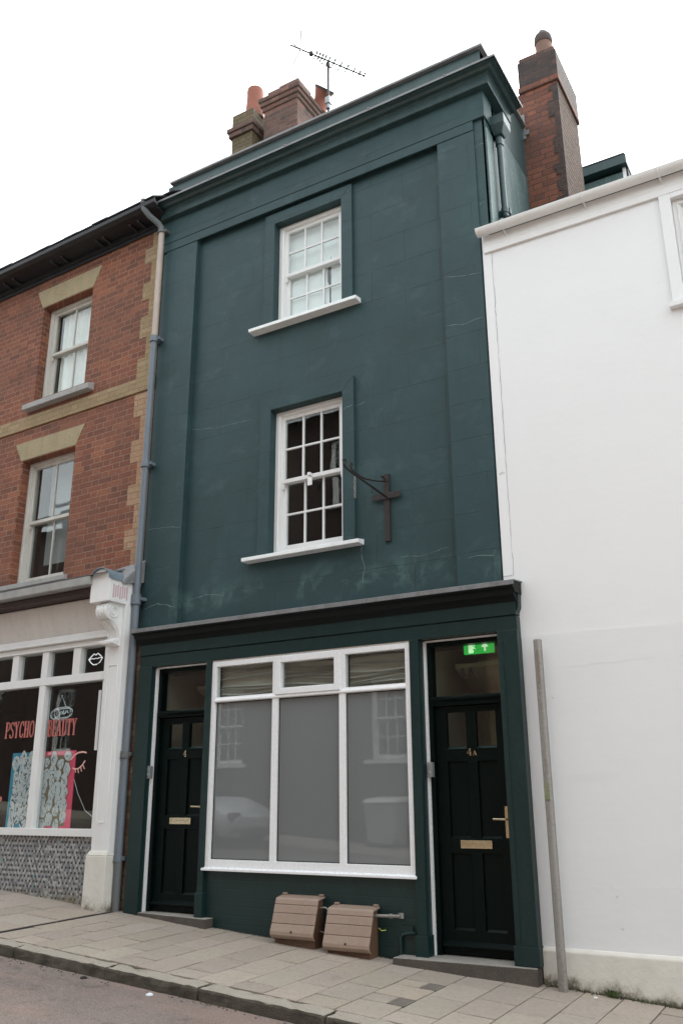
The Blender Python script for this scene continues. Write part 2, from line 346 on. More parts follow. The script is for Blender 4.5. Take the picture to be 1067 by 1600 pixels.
def glass(name, boost=1.15, tint=(.93, .96, .95)):
    s = N(name); s.n.remove(s.b)
    f = s.n.new('ShaderNodeFresnel'); ge = s.n.new('ShaderNodeNewGeometry'); s.L(s.ma('ADD', 1.52, s.ma('MULTIPLY', ge.outputs['Backfacing'], 1 / 1.52 - 1.52)), f.inputs[0])
    w = s.bump(s.noise(1.6, 2, .4), .05, .03); s.L(w, f.inputs[1])
    g = s.n.new('ShaderNodeBsdfGlossy'); g.inputs['Roughness'].default_value = .015; s.L(w, g.inputs['Normal'])
    t = s.n.new('ShaderNodeBsdfTransparent'); t.inputs[0].default_value = tint + (1,)
    mx = s.n.new('ShaderNodeMixShader'); s.L(s.ma('MULTIPLY', f.outputs[0], boost, clamp=True), mx.inputs[0])
    s.L(t.outputs[0], mx.inputs[1]); s.L(g.outputs[0], mx.inputs[2]); s.L(mx.outputs[0], s.n['Material Output'].inputs[0])
    return s.m
M['glass'] = glass('window_glass'); M['shopglass'] = glass('shop_glass', .75)
def frosted():
    s = N('frosted_glass'); a = s.noise(1.2, 4)
    col = s.mix(a, (.146, .158, .161), (.168, .178, .182))
    st = s.noise(1, 4, .6, s.scale(s.co, (14, 1, .5))); col = s.mix(s.ma('MULTIPLY', s.ramp(st, [(.55, 0.), (.7, 1.)]), .12), col, (.16, .155, .14))
    return s.out(col, .75, None, Coat_Weight=1., Coat_Roughness=.02, Coat_IOR=1.5, Specular_IOR_Level=.2)
M['frost'] = frosted()
def flat(name, c, rough=.6, em=0):
    s = N(name); s.out(c, rough)
    if em: s.L(c, s.b.inputs['Emission Color']); s.b.inputs['Emission Strength'].default_value = em
    return s.m
M['exitgreen'] = flat('exit_green', (.02, .45, .06), .5, .14)
M['exitwhite'] = flat('exit_white', (.6, .85, .55), .5, .16)
M['letter_red'] = flat('red_vinyl', (.46, .13, .11))
M['neon_off'] = flat('neon_tube', (.72, .76, .82), .3)
M['neon_on'] = flat('white_tube', (.75, .75, .78), .3, .15)
M['ink'] = flat('ink', (.02, .02, .025)); M['paper'] = paint('paper_cutout', (.6, .63, .66), .8, .1, 20, .05)
M['kraft'] = paint('brown_paper', (.26, .2, .14), .8, .1, 8, .05)
M['pink'] = flat('pink_card', (.85, .08, .17)); M['blue'] = flat('blue_card', (.02, .27, .42))
M['eyeart'] = flat('eye_transfer', (.75, .42, .38)); M['darkletter'] = flat('dark_letter', (.002, .002, .002), 1.)
M['faded'] = flat('faded_pink', (.55, .4, .43))
M['leaf'] = paint('leaf', (.075, .12, .04), .6, .4, 20, .1)
M['chalk'] = paint('chalky_crack', (.125, .175, .178), .8, .4, 9, .2)
M['chrome'] = paint('grey_box', (.3, .31, .32), .35, .05, 3, .05, metal=.4)

# ------------------------------------------------------------------ ground
def gz(x, y): return .31 - .067 * x + .025 * y
def rz(x, y):
    d = -1.74 - y
    cam = .025 * d if d < 3.3 else .0825 - .03 * (d - 3.3)
    return .183 - .067 * x + cam
mb = MB(); xs = [-30, -12, -6, -3, -1, 1, 3, 6, 12, 30]; ys = [-1.6, -2.4, -3.4, -5.04, -6.8, -8.4]
for i in range(len(xs) - 1):
    for j in range(len(ys) - 1):
        a, b, c, d = xs[i], xs[i + 1], ys[j], ys[j + 1]
        mb.face([(a, d, rz(a, d)), (b, d, rz(b, d)), (b, c, rz(b, c)), (a, c, rz(a, c))])
struct(mb.build('road', M['road']))
mb = MB()
def sheet(mb, x0, x1, y0, y1, off, n=12):
    for i in range(n):
        a = x0 + (x1 - x0) * i / n; b = x0 + (x1 - x0) * (i + 1) / n
        mb.face([(a, y0, gz(a, y0) + off), (b, y0, gz(b, y0) + off), (b, y1, gz(b, y1) + off), (a, y1, gz(a, y1) + off)])
sheet(mb, -30, 30, -1.62, .35, -.009, 20)
struct(mb.build('pavement_base', M['mortar']))
mb = MB()
xs = [-9.4]
while xs[-1] < -2.45: xs.append(xs[-1] + random.uniform(.29, .33))
xs[-1] = -2.15
xs += [-2.09, -1.83, -1.57, -1.27, -.98, -.72, -.45, -.17, .12, .42, .7, .98, 1.27, 1.6, 1.9, 2.19, 2.46, 2.73]
while xs[-1] < 9: xs.append(xs[-1] + random.uniform(.27, .31))
for i in range(len(xs) - 1):
    x0, x1 = xs[i], xs[i + 1]
    if x1 - x0 < .08: continue
    y = -1.583; first = .22 if i % 2 else .43
    special = abs(x0 - 1.27) < .01
    cuts = [-1.583]
    yy = -1.583 + first + random.uniform(-.03, .03)
    if special: cuts = [-1.583, -1.25, -1.06, -.75, -.57, -.2, .32]
    else:
        while yy < .2: cuts.append(yy); yy += random.uniform(.4, .47)
        cuts.append(.32)
    for k in range(len(cuts) - 1):
        y0, y1 = cuts[k], cuts[k + 1]; g = .005
        t = random.uniform(.86, 1.1); mb.col = (t * random.uniform(.98, 1.03), t, t * random.uniform(.95, 1.02))
        a, b, c, d = x0 + g, x1 - g, y0 + g, y1 - g
        j = [random.uniform(-.0028, .0028) for _ in range(4)]; P = [(a, c), (b, c), (b, d), (a, d)]
        if special and k in (1, 3):
            a = x0 + g; b2 = 1.468; P = [(a, c), (b2, c), (b2, d), (a, d)]
        mb.hexa([(p, q, gz(p, q) - .03) for p, q in P] + [(p, q, gz(p, q) + j[n]) for n, (p, q) in enumerate(P)])
struct(mb.build('pavement', M['slab'], bev=.003))
# kerb stones
mb = MB(); x = -9.6
while x < 9:
    w = random.uniform(.85, 1.1); x1 = x + w; y0, y1 = -1.74, -1.588
    mb.hexa([(x + .004, y0 - .012, rz(x, -1.74) - .08), (x1 - .004, y0 - .012, rz(x1, -1.74) - .08), (x1 - .004, y1, gz(x1, y1) - .2), (x + .004, y1, gz(x, y1) - .2),
             (x + .004, y0, gz(x, y0) - .001), (x1 - .004, y0, gz(x1, y0) + .002), (x1 - .004, y1, gz(x1, y1)), (x + .004, y1, gz(x, y1))])
    x = x1
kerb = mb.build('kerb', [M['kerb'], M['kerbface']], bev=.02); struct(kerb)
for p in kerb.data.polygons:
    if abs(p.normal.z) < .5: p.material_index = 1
sub = kerb.modifiers.new('cut', 'SUBSURF'); sub.subdivision_type = 'SIMPLE'; sub.levels = sub.render_levels = 4
dt = bpy.data.textures.new('kerb_rough', 'CLOUDS'); dt.noise_scale = .09; dm = kerb.modifiers.new('rough', 'DISPLACE'); dm.texture = dt; dm.strength = .034; dm.mid_level = .5
# far side of the street
mb = MB()
def fz(x): return rz(x, -8.4) + .1
for a, b in zip([-30, -10, 0, 10], [-10, 0, 10, 30]):
    mb.face([(a, -10.2, fz(a) + .03), (b, -10.2, fz(b) + .03), (b, -8.4, fz(b)), (a, -8.4, fz(a))])
    mb.face([(a, -8.4, fz(a)), (b, -8.4, fz(b)), (b, -8.4, fz(b) - .3), (a, -8.4, fz(a) - .3)])
struct(mb.build('far_pavement', M['kerb']))
mb = MB()
for a, b in zip([-90, -30, 0, 30], [-30, 0, 30, 90]):
    for c, d in ((-90, -9.0), (-9.0, 0), (0, 90)):
        h = lambda q: -.067 * max(min(q, 30), -30) - .35
        mb.face([(a, c, h(a)), (b, c, h(b)), (b, d, h(b)), (a, d, h(a))])
struct(mb.build('ground', M['earth']))

# ------------------------------------------------------------------ shared builders
def wall_holes(mb, x0, x1, z0, z1, y, holes, depth):
    xs = sorted({x0, x1} | {h[0] for h in holes} | {h[1] for h in holes}); zs = sorted({z0, z1} | {h[2] for h in holes} | {h[3] for h in holes})
    for i in range(len(xs) - 1):
        for j in range(len(zs) - 1):
            cx, cz = (xs[i] + xs[i + 1]) / 2, (zs[j] + zs[j + 1]) / 2
            if any(h[0] < cx < h[1] and h[2] < cz < h[3] for h in holes): continue
            mb.face([(xs[i], y, zs[j]), (xs[i + 1], y, zs[j]), (xs[i + 1], y, zs[j + 1]), (xs[i], y, zs[j + 1])])
    for a, b, c, d in holes:
        e = y + depth
        mb.face([(a, y, c), (a, y, d), (a, e, d), (a, e, c)]); mb.face([(b, y, c), (b, y, d), (b, e, d), (b, e, c)])
        mb.face([(a, y, d), (b, y, d), (b, e, d), (a, e, d)]); mb.face([(a, y, c), (b, y, c), (b, e, c), (a, e, c)])
def frame_boxes(mb, x0, x1, z0, z1, y0, y1, w, wt=None, wb=None):
    wt = w if wt is None else wt; wb = w if wb is None else wb
    mb.box(x0, x0 + w, y0, y1, z0, z1); mb.box(x1 - w, x1, y0, y1, z0, z1)
    mb.box(x0 + w, x1 - w, y0 + .0015, y1, z1 - wt, z1); mb.box(x0 + w, x1 - w, y0 + .0015, y1, z0, z0 + wb)
def room(parent, x0, x1, z0, z1, y0, y1, mat, fr=None):
    mb = MB(); e = .05
    x0 -= e; x1 += e; z0 -= e; z1 += e
    mb.face([(x0, y1, z0), (x1, y1, z0), (x1, y1, z1), (x0, y1, z1)])
    for x in (x0, x1): mb.face([(x, y0, z0), (x, y1, z0), (x, y1, z1), (x, y0, z1)])
    for z in (z0, z1): mb.face([(x0, y0, z), (x1, y0, z), (x1, y1, z), (x0, y1, z)])
    return mb.build('room_interior', mat, parent, frame=fr)
def sash_window(root, x0, x1, z0, z1, y, cols, rows, wood, fw=.07, sw=.045, bar=.02, zm=None, fr=None, horn=True):
    mb = MB(); frame_boxes(mb, x0, x1, z0, z1, y, y + .13, fw, fw * .8, .03)
    frame_boxes(mb, x0 + fw * .55, x1 - fw * .55, z0 + .015, z1 - fw * .5, y - .012, y + .01, .014)
    w = mb.build('window', wood, root, bev=.003, frame=fr)
    zm = zm or (z0 + z1) / 2
    for k, (a, b, yy) in enumerate(((zm - .02, z1 - fw * .75, y + .025), (z0 + .028, zm + .022, y + .068))):
        mb = MB(); sx0, sx1 = x0 + fw - .004, x1 - fw + .004
        frame_boxes(mb, sx0, sx1, a, b, yy, yy + .04, sw, sw if k == 0 else .042, .042 if k == 0 else .075)
        ix0, ix1, iz0, iz1 = sx0 + sw, sx1 - sw, a + (.042 if k == 0 else .075), b - (sw if k == 0 else .042)
        for c in range(1, cols): 
            xx = ix0 + (ix1 - ix0) * c / cols; mb.box(xx - bar / 2, xx + bar / 2, yy + .006, yy + .034, iz0, iz1)
        for r in range(1, rows):
            zz = iz0 + (iz1 - iz0) * r / rows; mb.box(ix0, ix1, yy + .008, yy + .032, zz - bar / 2, zz + bar / 2)
        if k == 0 and horn:
            for sxx in (sx0, sx1 - sw * .8): mb.prism_x([(yy + .004, a), (yy + .036, a), (yy + .03, a - .05), (yy + .015, a - .06), (yy + .008, a - .03)], sxx, sxx + sw * .8)
        s = mb.build('sash', wood, w, bev=.002, frame=fr)
        g = MB(); g.box(ix0 - .004, ix1 + .004, yy + .018, yy + .022, iz0 - .004, iz1 + .004); g.build('pane', M['glass'], w, frame=fr)
    return w
def curtain(parent, x0, x1, z0, z1, y, mat, amp=.02, n=40, name='curtain', fr=None, gap=None):
    mb = MB(); ph = random.random() * 6
    P = [(x0 + (x1 - x0) * i / n, y + amp * math.sin(i * .9 + ph) + amp * .6 * math.sin(i * .37 + 2)) for i in range(n + 1)]
    for (a, c), (b, d) in zip(P[:-1], P[1:]):
        mb.face([(a, c, z0), (b, d, z0), (b, d, z1), (a, c, z1)])
    return mb.build(name, mat, parent, smooth=True, frame=fr)

GL = {  # stroke letters in a unit box; each a list of polylines, heavier strokes marked by leading weight
 'P': (.62, [(1.6, [(.16, 0), (.16, 1)]), (1, [(.16, 1), (.42, 1), (.58, .9), (.6, .74), (.55, .57), (.4, .49), (.16, .48)]), (.7, [(.02, 0), (.32, 0)]), (.7, [(.02, 1), (.2, 1)])]),
 'S': (.56, [(1.1, [(.52, .84), (.44, .96), (.28, 1), (.12, .94), (.06, .78), (.13, .62), (.42, .43), (.52, .26), (.46, .08), (.3, 0), (.13, .03), (.04, .16)]), (.7, [(.53, .98), (.53, .76)]), (.7, [(.04, .0), (.04, .22)])]),
 'Y': (.66, [(1.5, [(.1, 1), (.33, .5)]), (.8, [(.56, 1), (.33, .5)]), (1.5, [(.33, .5), (.33, 0)]), (.7, [(.0, 1), (.22, 1)]), (.7, [(.46, 1), (.66, 1)]), (.7, [(.2, 0), (.46, 0)])]),
 'C': (.6, [(1.3, [(.55, .82), (.46, .96), (.32, 1), (.15, .9), (.06, .5), (.15, .1), (.32, 0), (.46, .05), (.56, .2)]), (.7, [(.56, .98), (.56, .74)])]),
 'H': (.7, [(1.6, [(.14, 0), (.14, 1)]), (1.6, [(.56, 0), (.56, 1)]), (.8, [(.14, .5), (.56, .5)]), (.7, [(.02, 0), (.26, 0)]), (.7, [(.02, 1), (.26, 1)]), (.7, [(.44, 0), (.68, 0)]), (.7, [(.44, 1), (.68, 1)])]),
 'O': (.64, [(1.3, [(.32, 1), (.16, .93), (.06, .7), (.06, .3), (.16, .07), (.32, 0), (.48, .07), (.58, .3), (.58, .7), (.48, .93), (.32, 1)])]),
 'B': (.62, [(1.6, [(.16, 0), (.16, 1)]), (1, [(.02, 1), (.38, 1), (.54, .9), (.54, .62), (.4, .52), (.16, .52)]), (1.1, [(.4, .52), (.57, .42), (.59, .14), (.42, 0), (.02, 0)])]),
 'E': (.56, [(1.6, [(.15, 0), (.15, 1)]), (.8, [(.02, 1), (.52, 1), (.52, .82)]), (.8, [(.15, .52), (.42, .52)]), (.6, [(.42, .62), (.42, .42)]), (.8, [(.02, 0), (.54, 0), (.54, .2)])]),
 'A': (.7, [(.8, [(.1, 0), (.35, 1)]), (1.5, [(.35, 1), (.6, 0)]), (.8, [(.19, .34), (.5, .34)]), (.7, [(.0, 0), (.22, 0)]), (.7, [(.48, 0), (.72, 0)])]),
 'U': (.68, [(1.5, [(.14, 1), (.14, .25), (.22, .06), (.35, 0), (.48, .06), (.56, .25)]), (.8, [(.56, .25), (.56, 1)]), (.7, [(.02, 1), (.26, 1)]), (.7, [(.46, 1), (.68, 1)])]),
 'T': (.6, [(1.6, [(.3, 0), (.3, 1)]), (.8, [(.02, .8), (.04, 1), (.56, 1), (.58, .8)]), (.7, [(.17, 0), (.43, 0)])]),
 '4': (.6, [(1.4, [(.42, 0), (.42, 1)]), (.8, [(.42, 1), (.04, .3), (.58, .3)]), (.7, [(.28, 0), (.56, 0)])]),
}
def text(mb, s, x0, x1, z0, z1, y0, y1, w):
    tot = sum(GL[c][0] for c in s) + .1 * (len(s) - 1); k = (x1 - x0) / tot; x = x0; h = z1 - z0
    for c in s:
        for i, (wt, pl) in enumerate(GL[c][1]):
            e = i * .00025
            mb.ribbon([(x + p * k, z0 + q * h) for p, q in pl], w * wt, y0 - e, y1)
        x += (GL[c][0] + .1) * k

# ------------------------------------------------------------------ green house
gh = thing('green_house', 'tall narrow dark green rendered house with white windows and a dark shopfront', 'house', (0, 0, .31))
W1 = (-.475, .415, 6.5, 7.825); W2 = (-.475, .415, 3.845, 5.46)
mb = MB()
wall_holes(mb, -1.605, 1.6, 3.0, 8.1, .05, [W1, W2], .16)
# margins around the sunk panel
def sunk_margin(x0, x1, z0, z1):
    mb.box(x0, x1, 0, .3, z0, z1)
sunk_margin(-2.155, -1.605, 2.9, 8.5); sunk_margin(1.6, 2.13, 2.9, 8.5); mb.box(-1.605, 1.6, 0, .3, 8.1, 8.5)
mb.box(-2.155, 2.13, .001, .3, 8.5, 9.0)
gw = mb.build('wall', M['green'], gh)
mb = MB()
mb.box(-2.1, -1.61, -.018, .001, 3.2, 8.0); mb.build('pilaster', M['green'], gh, bev=.003)
mb = MB(); mb.box(1.605, 2.012, -.018, .001, 3.2, 8.0); mb.build('pilaster', M['green'], gh, bev=.003)
mb = MB(); mb.box(-2.157, 2.145, -.032, .001, 8.115, 8.47); mb.box(-2.157, 2.012, -.026, .001, 8.0, 8.115)
mb.box(2.1, 2.147, .0, .19, 8.115, 8.47)
mb.build('frieze', M['green'], gh, bev=.003)
# architraves round the two windows
for a, b, c, d in (W1, W2):
    mb = MB(); w = .135
    mb.prism_y([(a - w, c - .02), (a, c - .02), (a, d), (a - w, d + w + .01)], .012, .051)
    mb.prism_y([(b, c - .02), (b + w, c - .02), (b + w, d + w + .01), (b, d)], .012, .051)
    mb.prism_y([(a - w, d + w + .01), (a, d), (b, d), (b + w, d + w + .01)], .012, .051)
    mb.build('architrave', M['green'], gh, bev=.004)
for i, (a, b, c, d) in enumerate((W1, W2)):
    w = sash_window(gh, a + .003, b - .003, c + .02, d - .003, .115, 3, 2, M['wood'], fw=.065)
    mb = MB(); mb.prism_x([(-.065, c - .052), (-.065, c - .014), (.13, c + .02), (.13, c - .052)], a - .275, b + .215)
    mb.build('sill', M['sill'], w, bev=.004)
    room(gh, a, b, c, d, .25, 2.4, M['room'])
    if i == 0:
        for (p, q, z0, z1) in ((a, .1, c, d), (.15, b, c, d)):
            m2 = MB(); m2.box(p, q, .24, .25, z0, z1); m2.build('blind', M['white_blind'], w)
        m2 = MB(); m2.prism_y([(.06, 6.5), (.13, 6.5), (.13, 6.9), (.09, 7.05), (.16, 7.35), (.16, 7.9), (.06, 7.9)], .2385, .2395); m2.build('blind', M['white_blind'], w)
    else:
        m2 = MB(); m2.box(-.055, .0, .1, .106, 4.545, 4.63); m2.build('latch_tag', M['wood'], w)
        m2 = MB(); m2.box(-.05, -.02, .09, .14, 4.655, 4.685); m2.build('latch', M['wood'], w)
# cornice swept along the front and round the right hand return
prof = [(.0, 8.44), (.095, 8.445), (.1, 8.455), (.1, 8.548), (.112, 8.555), (.112, 8.565), (.15, 8.572), (.175, 8.592), (.215, 8.6), (.22, 8.615), (.0, 8.66)]
def sweep(prof, xl, yend, xr=2.13):
    r = []
    for mk in (lambda d, z: (xl, -d, z), lambda d, z: (xr + d, -d, z), lambda d, z: (xr + d, yend, z)):
        r.append([mk(d, z) for d, z in prof])
    return r
mb = MB(); mb.loft(sweep(prof, -2.16, .58)); co = mb.build('cornice', M['corn'], gh, bev=.002)
mb = MB(); x = -2.17
lp = [(.0, 8.664), (.223, 8.618), (.236, 8.6), (.236, 8.628), (.0, 8.672)]
mb.loft(sweep(lp, -2.17, .6)); 
for x in (-1.3, -.2, .9, 1.8): mb.box(x, x + .03, -.242, -.0, 8.622, 8.634)
mb.build('lead_flashing', M['lead'], gh, bev=.001)
mb = MB(); mb.box(-2.06, 2.13, .0, .24, 8.66, 9.01); mb.box(1.9, 2.13, .24, 1.34, 8.3, 9.01); mb.build('parapet', M['corn'], gh, bev=.004)
mb = MB(); x = -2.1
while x < 2.1:
    x1 = min(x + .95, 2.175); mb.box(x, x1 - .003, -.045, .29, 9.012, 9.045); x = x1
mb.box(1.86, 2.172, .292, 1.345, 9.012, 9.043)
mb.build('coping', M['lead'], gh, bev=.004)
# right side wall, its return pilaster, hopper and pipe
mb = MB(); mb.box(1.9, 2.128, .3, 1.42, 3.0, 9.0); mb.box(2.1, 2.129, .0, .3, 6.2, 8.44); mb.box(2.128, 2.146, .0, .175, 6.3, 8.0); mb.build('side_wall', M['green_side'], gh, bev=.004)
mb = MB(); mb.box(-2.155, -1.9, .3, 6, 0, 8.6); mb.box(1.9, 2.12, 2.3, 6, 0, 8.6); mb.box(-1.9, 1.9, .35, 6, 8.3, 8.6); mb.box(-1.9, 1.9, 5.8, 6, 0, 8.3); mb.build('rear_walls', M['green_side'], gh)
mb = MB()
mb.hexa([(2.15, .2, 8.03), (2.24, .2, 8.03), (2.24, .3, 8.03), (2.15, .3, 8.03), (2.132, .15, 8.12), (2.285, .15, 8.12), (2.285, .36, 8.12), (2.132, .36, 8.12)])
mb.box(2.132, 2.285, .15, .36, 8.122, 8.24); hop = mb.build('hopper', M['corn'], gh, bev=.006)
mb = MB(); mb.tube([(2.19, .25, 8.06), (2.19, .25, 7.9), (2.19, .27, 7.1), (2.2, .27, 7.05), (2.24, .22, 6.99)], .033); mb.tube([(2.19, .25, 8.0), (2.19, .25, 7.92)], .042); mb.tube([(2.19, .27, 7.16), (2.19, .27, 7.1)], .04)
mb.box(2.13, 2.24, .28, .32, 7.1, 7.16); mb.build('side_drainpipe', M['corn'], gh, smooth=True)
# chalky cracks in the render (raised salt lines)
def crack(pts, y, w=.006):
    out = []
    for (a, b), (c, d) in zip(pts[:-1], pts[1:]):
        n = max(2, int(math.hypot(c - a, d - b) / .035))
        out += [(a + (c - a) * t / n + random.uniform(-.006, .006), b + (d - b) * t / n + random.uniform(-.006, .006)) for t in range(n)]
    out.append(pts[-1]); m = MB()
    for p, q in zip(out[:-1], out[1:]): m.ribbon([p, q], w * random.uniform(.3, 1.2), y - .0012, y + .003)
    m.build('crack', M['chalk'], gh)
crack([(.54, 5.28), (.6, 5.277), (.658, 5.296)], .05); crack([(.43, 5.25), (.47, 5.27), (.53, 5.275)], .012)
crack([(.595, 3.826), (.6, 3.692), (.632, 3.563), (.61, 3.426)], .05, .008)
crack([(1.62, 6.389), (1.8, 6.34), (1.998, 6.313)], -.018); crack([(1.62, 5.838), (1.8, 5.81), (1.989, 5.822)], -.018)
crack([(-1.59, 5.495), (-1.225, 5.442), (-.75, 5.43)], .05); crack([(-2.087, 4.368), (-1.8, 4.35), (-1.636, 4.317)], -.018)
crack([(1.02, 3.62), (1.25, 3.6), (1.5, 3.64)], .05, .005); crack([(1.72, 3.49), (1.8, 3.5), (1.88, 3.49), (1.95, 3.485)], -.018, .007); crack([(-1.5, 3.5), (-1.3, 3.54), (-1.05, 3.5)], .05, .007)
crack([(-2.08, 3.45), (-1.9, 3.5), (-1.66, 3.44)], -.018, .01)
crack([(2.02, 7.79), (2.07, 7.81), (2.11, 7.8)], 0.0, .008); crack([(2.02, 7.1), (2.08, 7.12)], 0., .006)
# ---- shopfront
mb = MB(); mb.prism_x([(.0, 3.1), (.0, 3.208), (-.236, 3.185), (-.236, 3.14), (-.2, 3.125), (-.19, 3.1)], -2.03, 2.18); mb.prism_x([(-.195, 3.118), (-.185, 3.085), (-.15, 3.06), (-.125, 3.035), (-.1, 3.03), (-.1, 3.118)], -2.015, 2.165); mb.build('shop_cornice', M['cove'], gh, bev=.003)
mb = MB(); x = -2.04
while x < 2.15:
    x1 = min(x + .9 + random.uniform(-.1, .1), 2.195)
    mb.prism_x([(.001, 3.222), (-.236, 3.194), (-.243, 3.19), (-.243, 3.152), (-.237, 3.152), (-.237, 3.186), (.001, 3.21)], x, x1 - .002); x = x1
mb.build('lead_flashing', M['lead'], gh, bev=.001)
mb = MB(); mb.box(-2.0, 2.15, -.12, .06, 2.925, 3.1); mb.box(-2.0, 2.15, -.108, .06, 2.8, 2.915); mb.box(-1.99, 2.14, -.1, .06, 2.915, 2.925)
mb.prism_y([(2.151, 2.95), (2.17, 2.99), (2.175, 3.1), (2.151, 3.1)], -.1, -.02)
mb.build('fascia', M['shop'], gh, bev=.003)
def pil(x0, x1, zb, blk=None, y=-.12, yb=.1):
    mb = MB(); mb.box(x0, x1, y, yb, zb, 2.8)
    if blk: mb.box(x0 - .012, x1 + .012, y - .014, yb - .02, zb - .004, blk)
    return mb.build('shop_pilaster', M['shop'], gh, bev=.004)
pil(-2.0, -1.82, .25); pil(-1.1, -1.035, .3, .66); pil(1.158, 1.245, .2, .44); pil(1.975, 2.15, .29, .42)
mb = MB(); mb.box(1.99, 2.02, -.128, -.119, .45, 2.72); mb.build('pilaster_moulding', M['shop'], gh, bev=.004)
mb = MB(); mb.box(-1.05, 1.17, -.075, .1, .0, .85); mb.build('stall_riser', M['riser'], gh)
mb = MB(); mb.box(-2.0, 2.14, .12, .3, 2.75, 3.0); mb.build('lintel', M['shop'], gh)
# shop window
mb = MB(); frame_boxes(mb, -1.035, 1.157, .875, 2.785, -.1, -.03, .052, .05, .075)
for xc in (-.272, .462): mb.box(xc - .032, xc + .032, -.099, -.031, .9, 2.76)
mb.box(-1.0, 1.12, -.098, -.032, 2.385, 2.435)
mb.prism_x([(-.098, 2.385), (-.112, 2.39), (-.112, 2.405), (-.098, 2.43)], -.985, 1.108)
sw = mb.build('shop_window', M['pvc'], gh, bev=.004)
mb = MB(); mb.prism_x([(-.135, .853), (-.135, .872), (-.09, .886), (.0, .886), (.0, .853)], -1.05, 1.172); mb.build('sill', M['pvc'], sw, bev=.003)
mb = MB(); mb.box(-1.04, 1.16, -.097, -.05, 2.786, 2.8); mb.build('head_trim', M['oldwood'], sw, bev=.002)
mb = MB(); frame_boxes(mb, -.262, .452, 2.415, 2.775, -.122, -.05, .062, .06, .06); mb.build('top_light_sash', M['pvc'], sw, bev=.006)
xs3 = [(-.985, -.304), (-.24, .43), (.494, 1.107)]
for k, (a, b) in enumerate(xs3):
    m = MB(); m.box(a, b, -.066, -.06, .948, 2.386); m.build('frosted_pane', M['frost'], sw)
    if k == 1: aa, bb, cc, dd = -.2, .39, 2.475, 2.715
    else: aa, bb, cc, dd = a, b, 2.434, 2.736
    m = MB(); m.box(aa, bb, -.074, -.07, cc, dd); m.build('pane', M['glass'], sw)
    for q, (u0, u1, v0, v1) in enumerate(((a, a + .012, .95, 2.386),)):
        m = MB(); frame_boxes(m, a, b, .949, 2.385, -.072, -.062, .008); m.build('gasket', M['darkhole'], sw)
    # crumpled blind slats behind the top lights
    m = MB(); n = 13
    for r in range(n):
        z = 2.745 - r * .025 - (.02 * math.sin(r * 1.9 + k)); 
        for i in range(8):
            x0_, x1_ = a + (b - a) * i / 8, a + (b - a) * (i + 1) / 8
            wv = lambda x: .012 * math.sin(x * 5 + r * .8 + k) + (.03 if r > 6 else 0) * math.sin(x * 2.1 + k * 2) 
            m.face([(x0_, -.02, z + wv(x0_)), (x1_, -.02, z + wv(x1_)), (x1_, .012, z + .019 + wv(x1_)), (x0_, .012, z + .019 + wv(x0_))])
    m.build('blind', M['slat'], sw)
    m = MB(); m.box(a - .02, b + .02, .03, .034, 2.3, 2.8); m.build('blind_backing', M['slat'], sw)
# meter pipe and painted conduit on the riser
mb = MB(); mb.tube([(.78, -.14, .565), (.97, -.14, .572), (1.0, -.13, .572), (1.0, -.075, .572)], .013); mb.tube([(.93, -.14, .57), (.95, -.14, .571)], .019); mb.lathe((1.0, -.08, .572), [(.0, -.02), (.026, -.02), (.026, .02), (0, .02)]); mb.build('gas_pipe', M['steel'], gh, smooth=True)
mb = MB(); mb.tube([(1.0, -.1, .2), (1.0, -.1, .41), (1.02, -.1, .44), (1.12, -.1, .45), (1.13, -.08, .45)], .014); mb.box(1.0, 1.11, -.092, -.07, .455, .5); mb.build('conduit', M['riser'], gh, smooth=True)

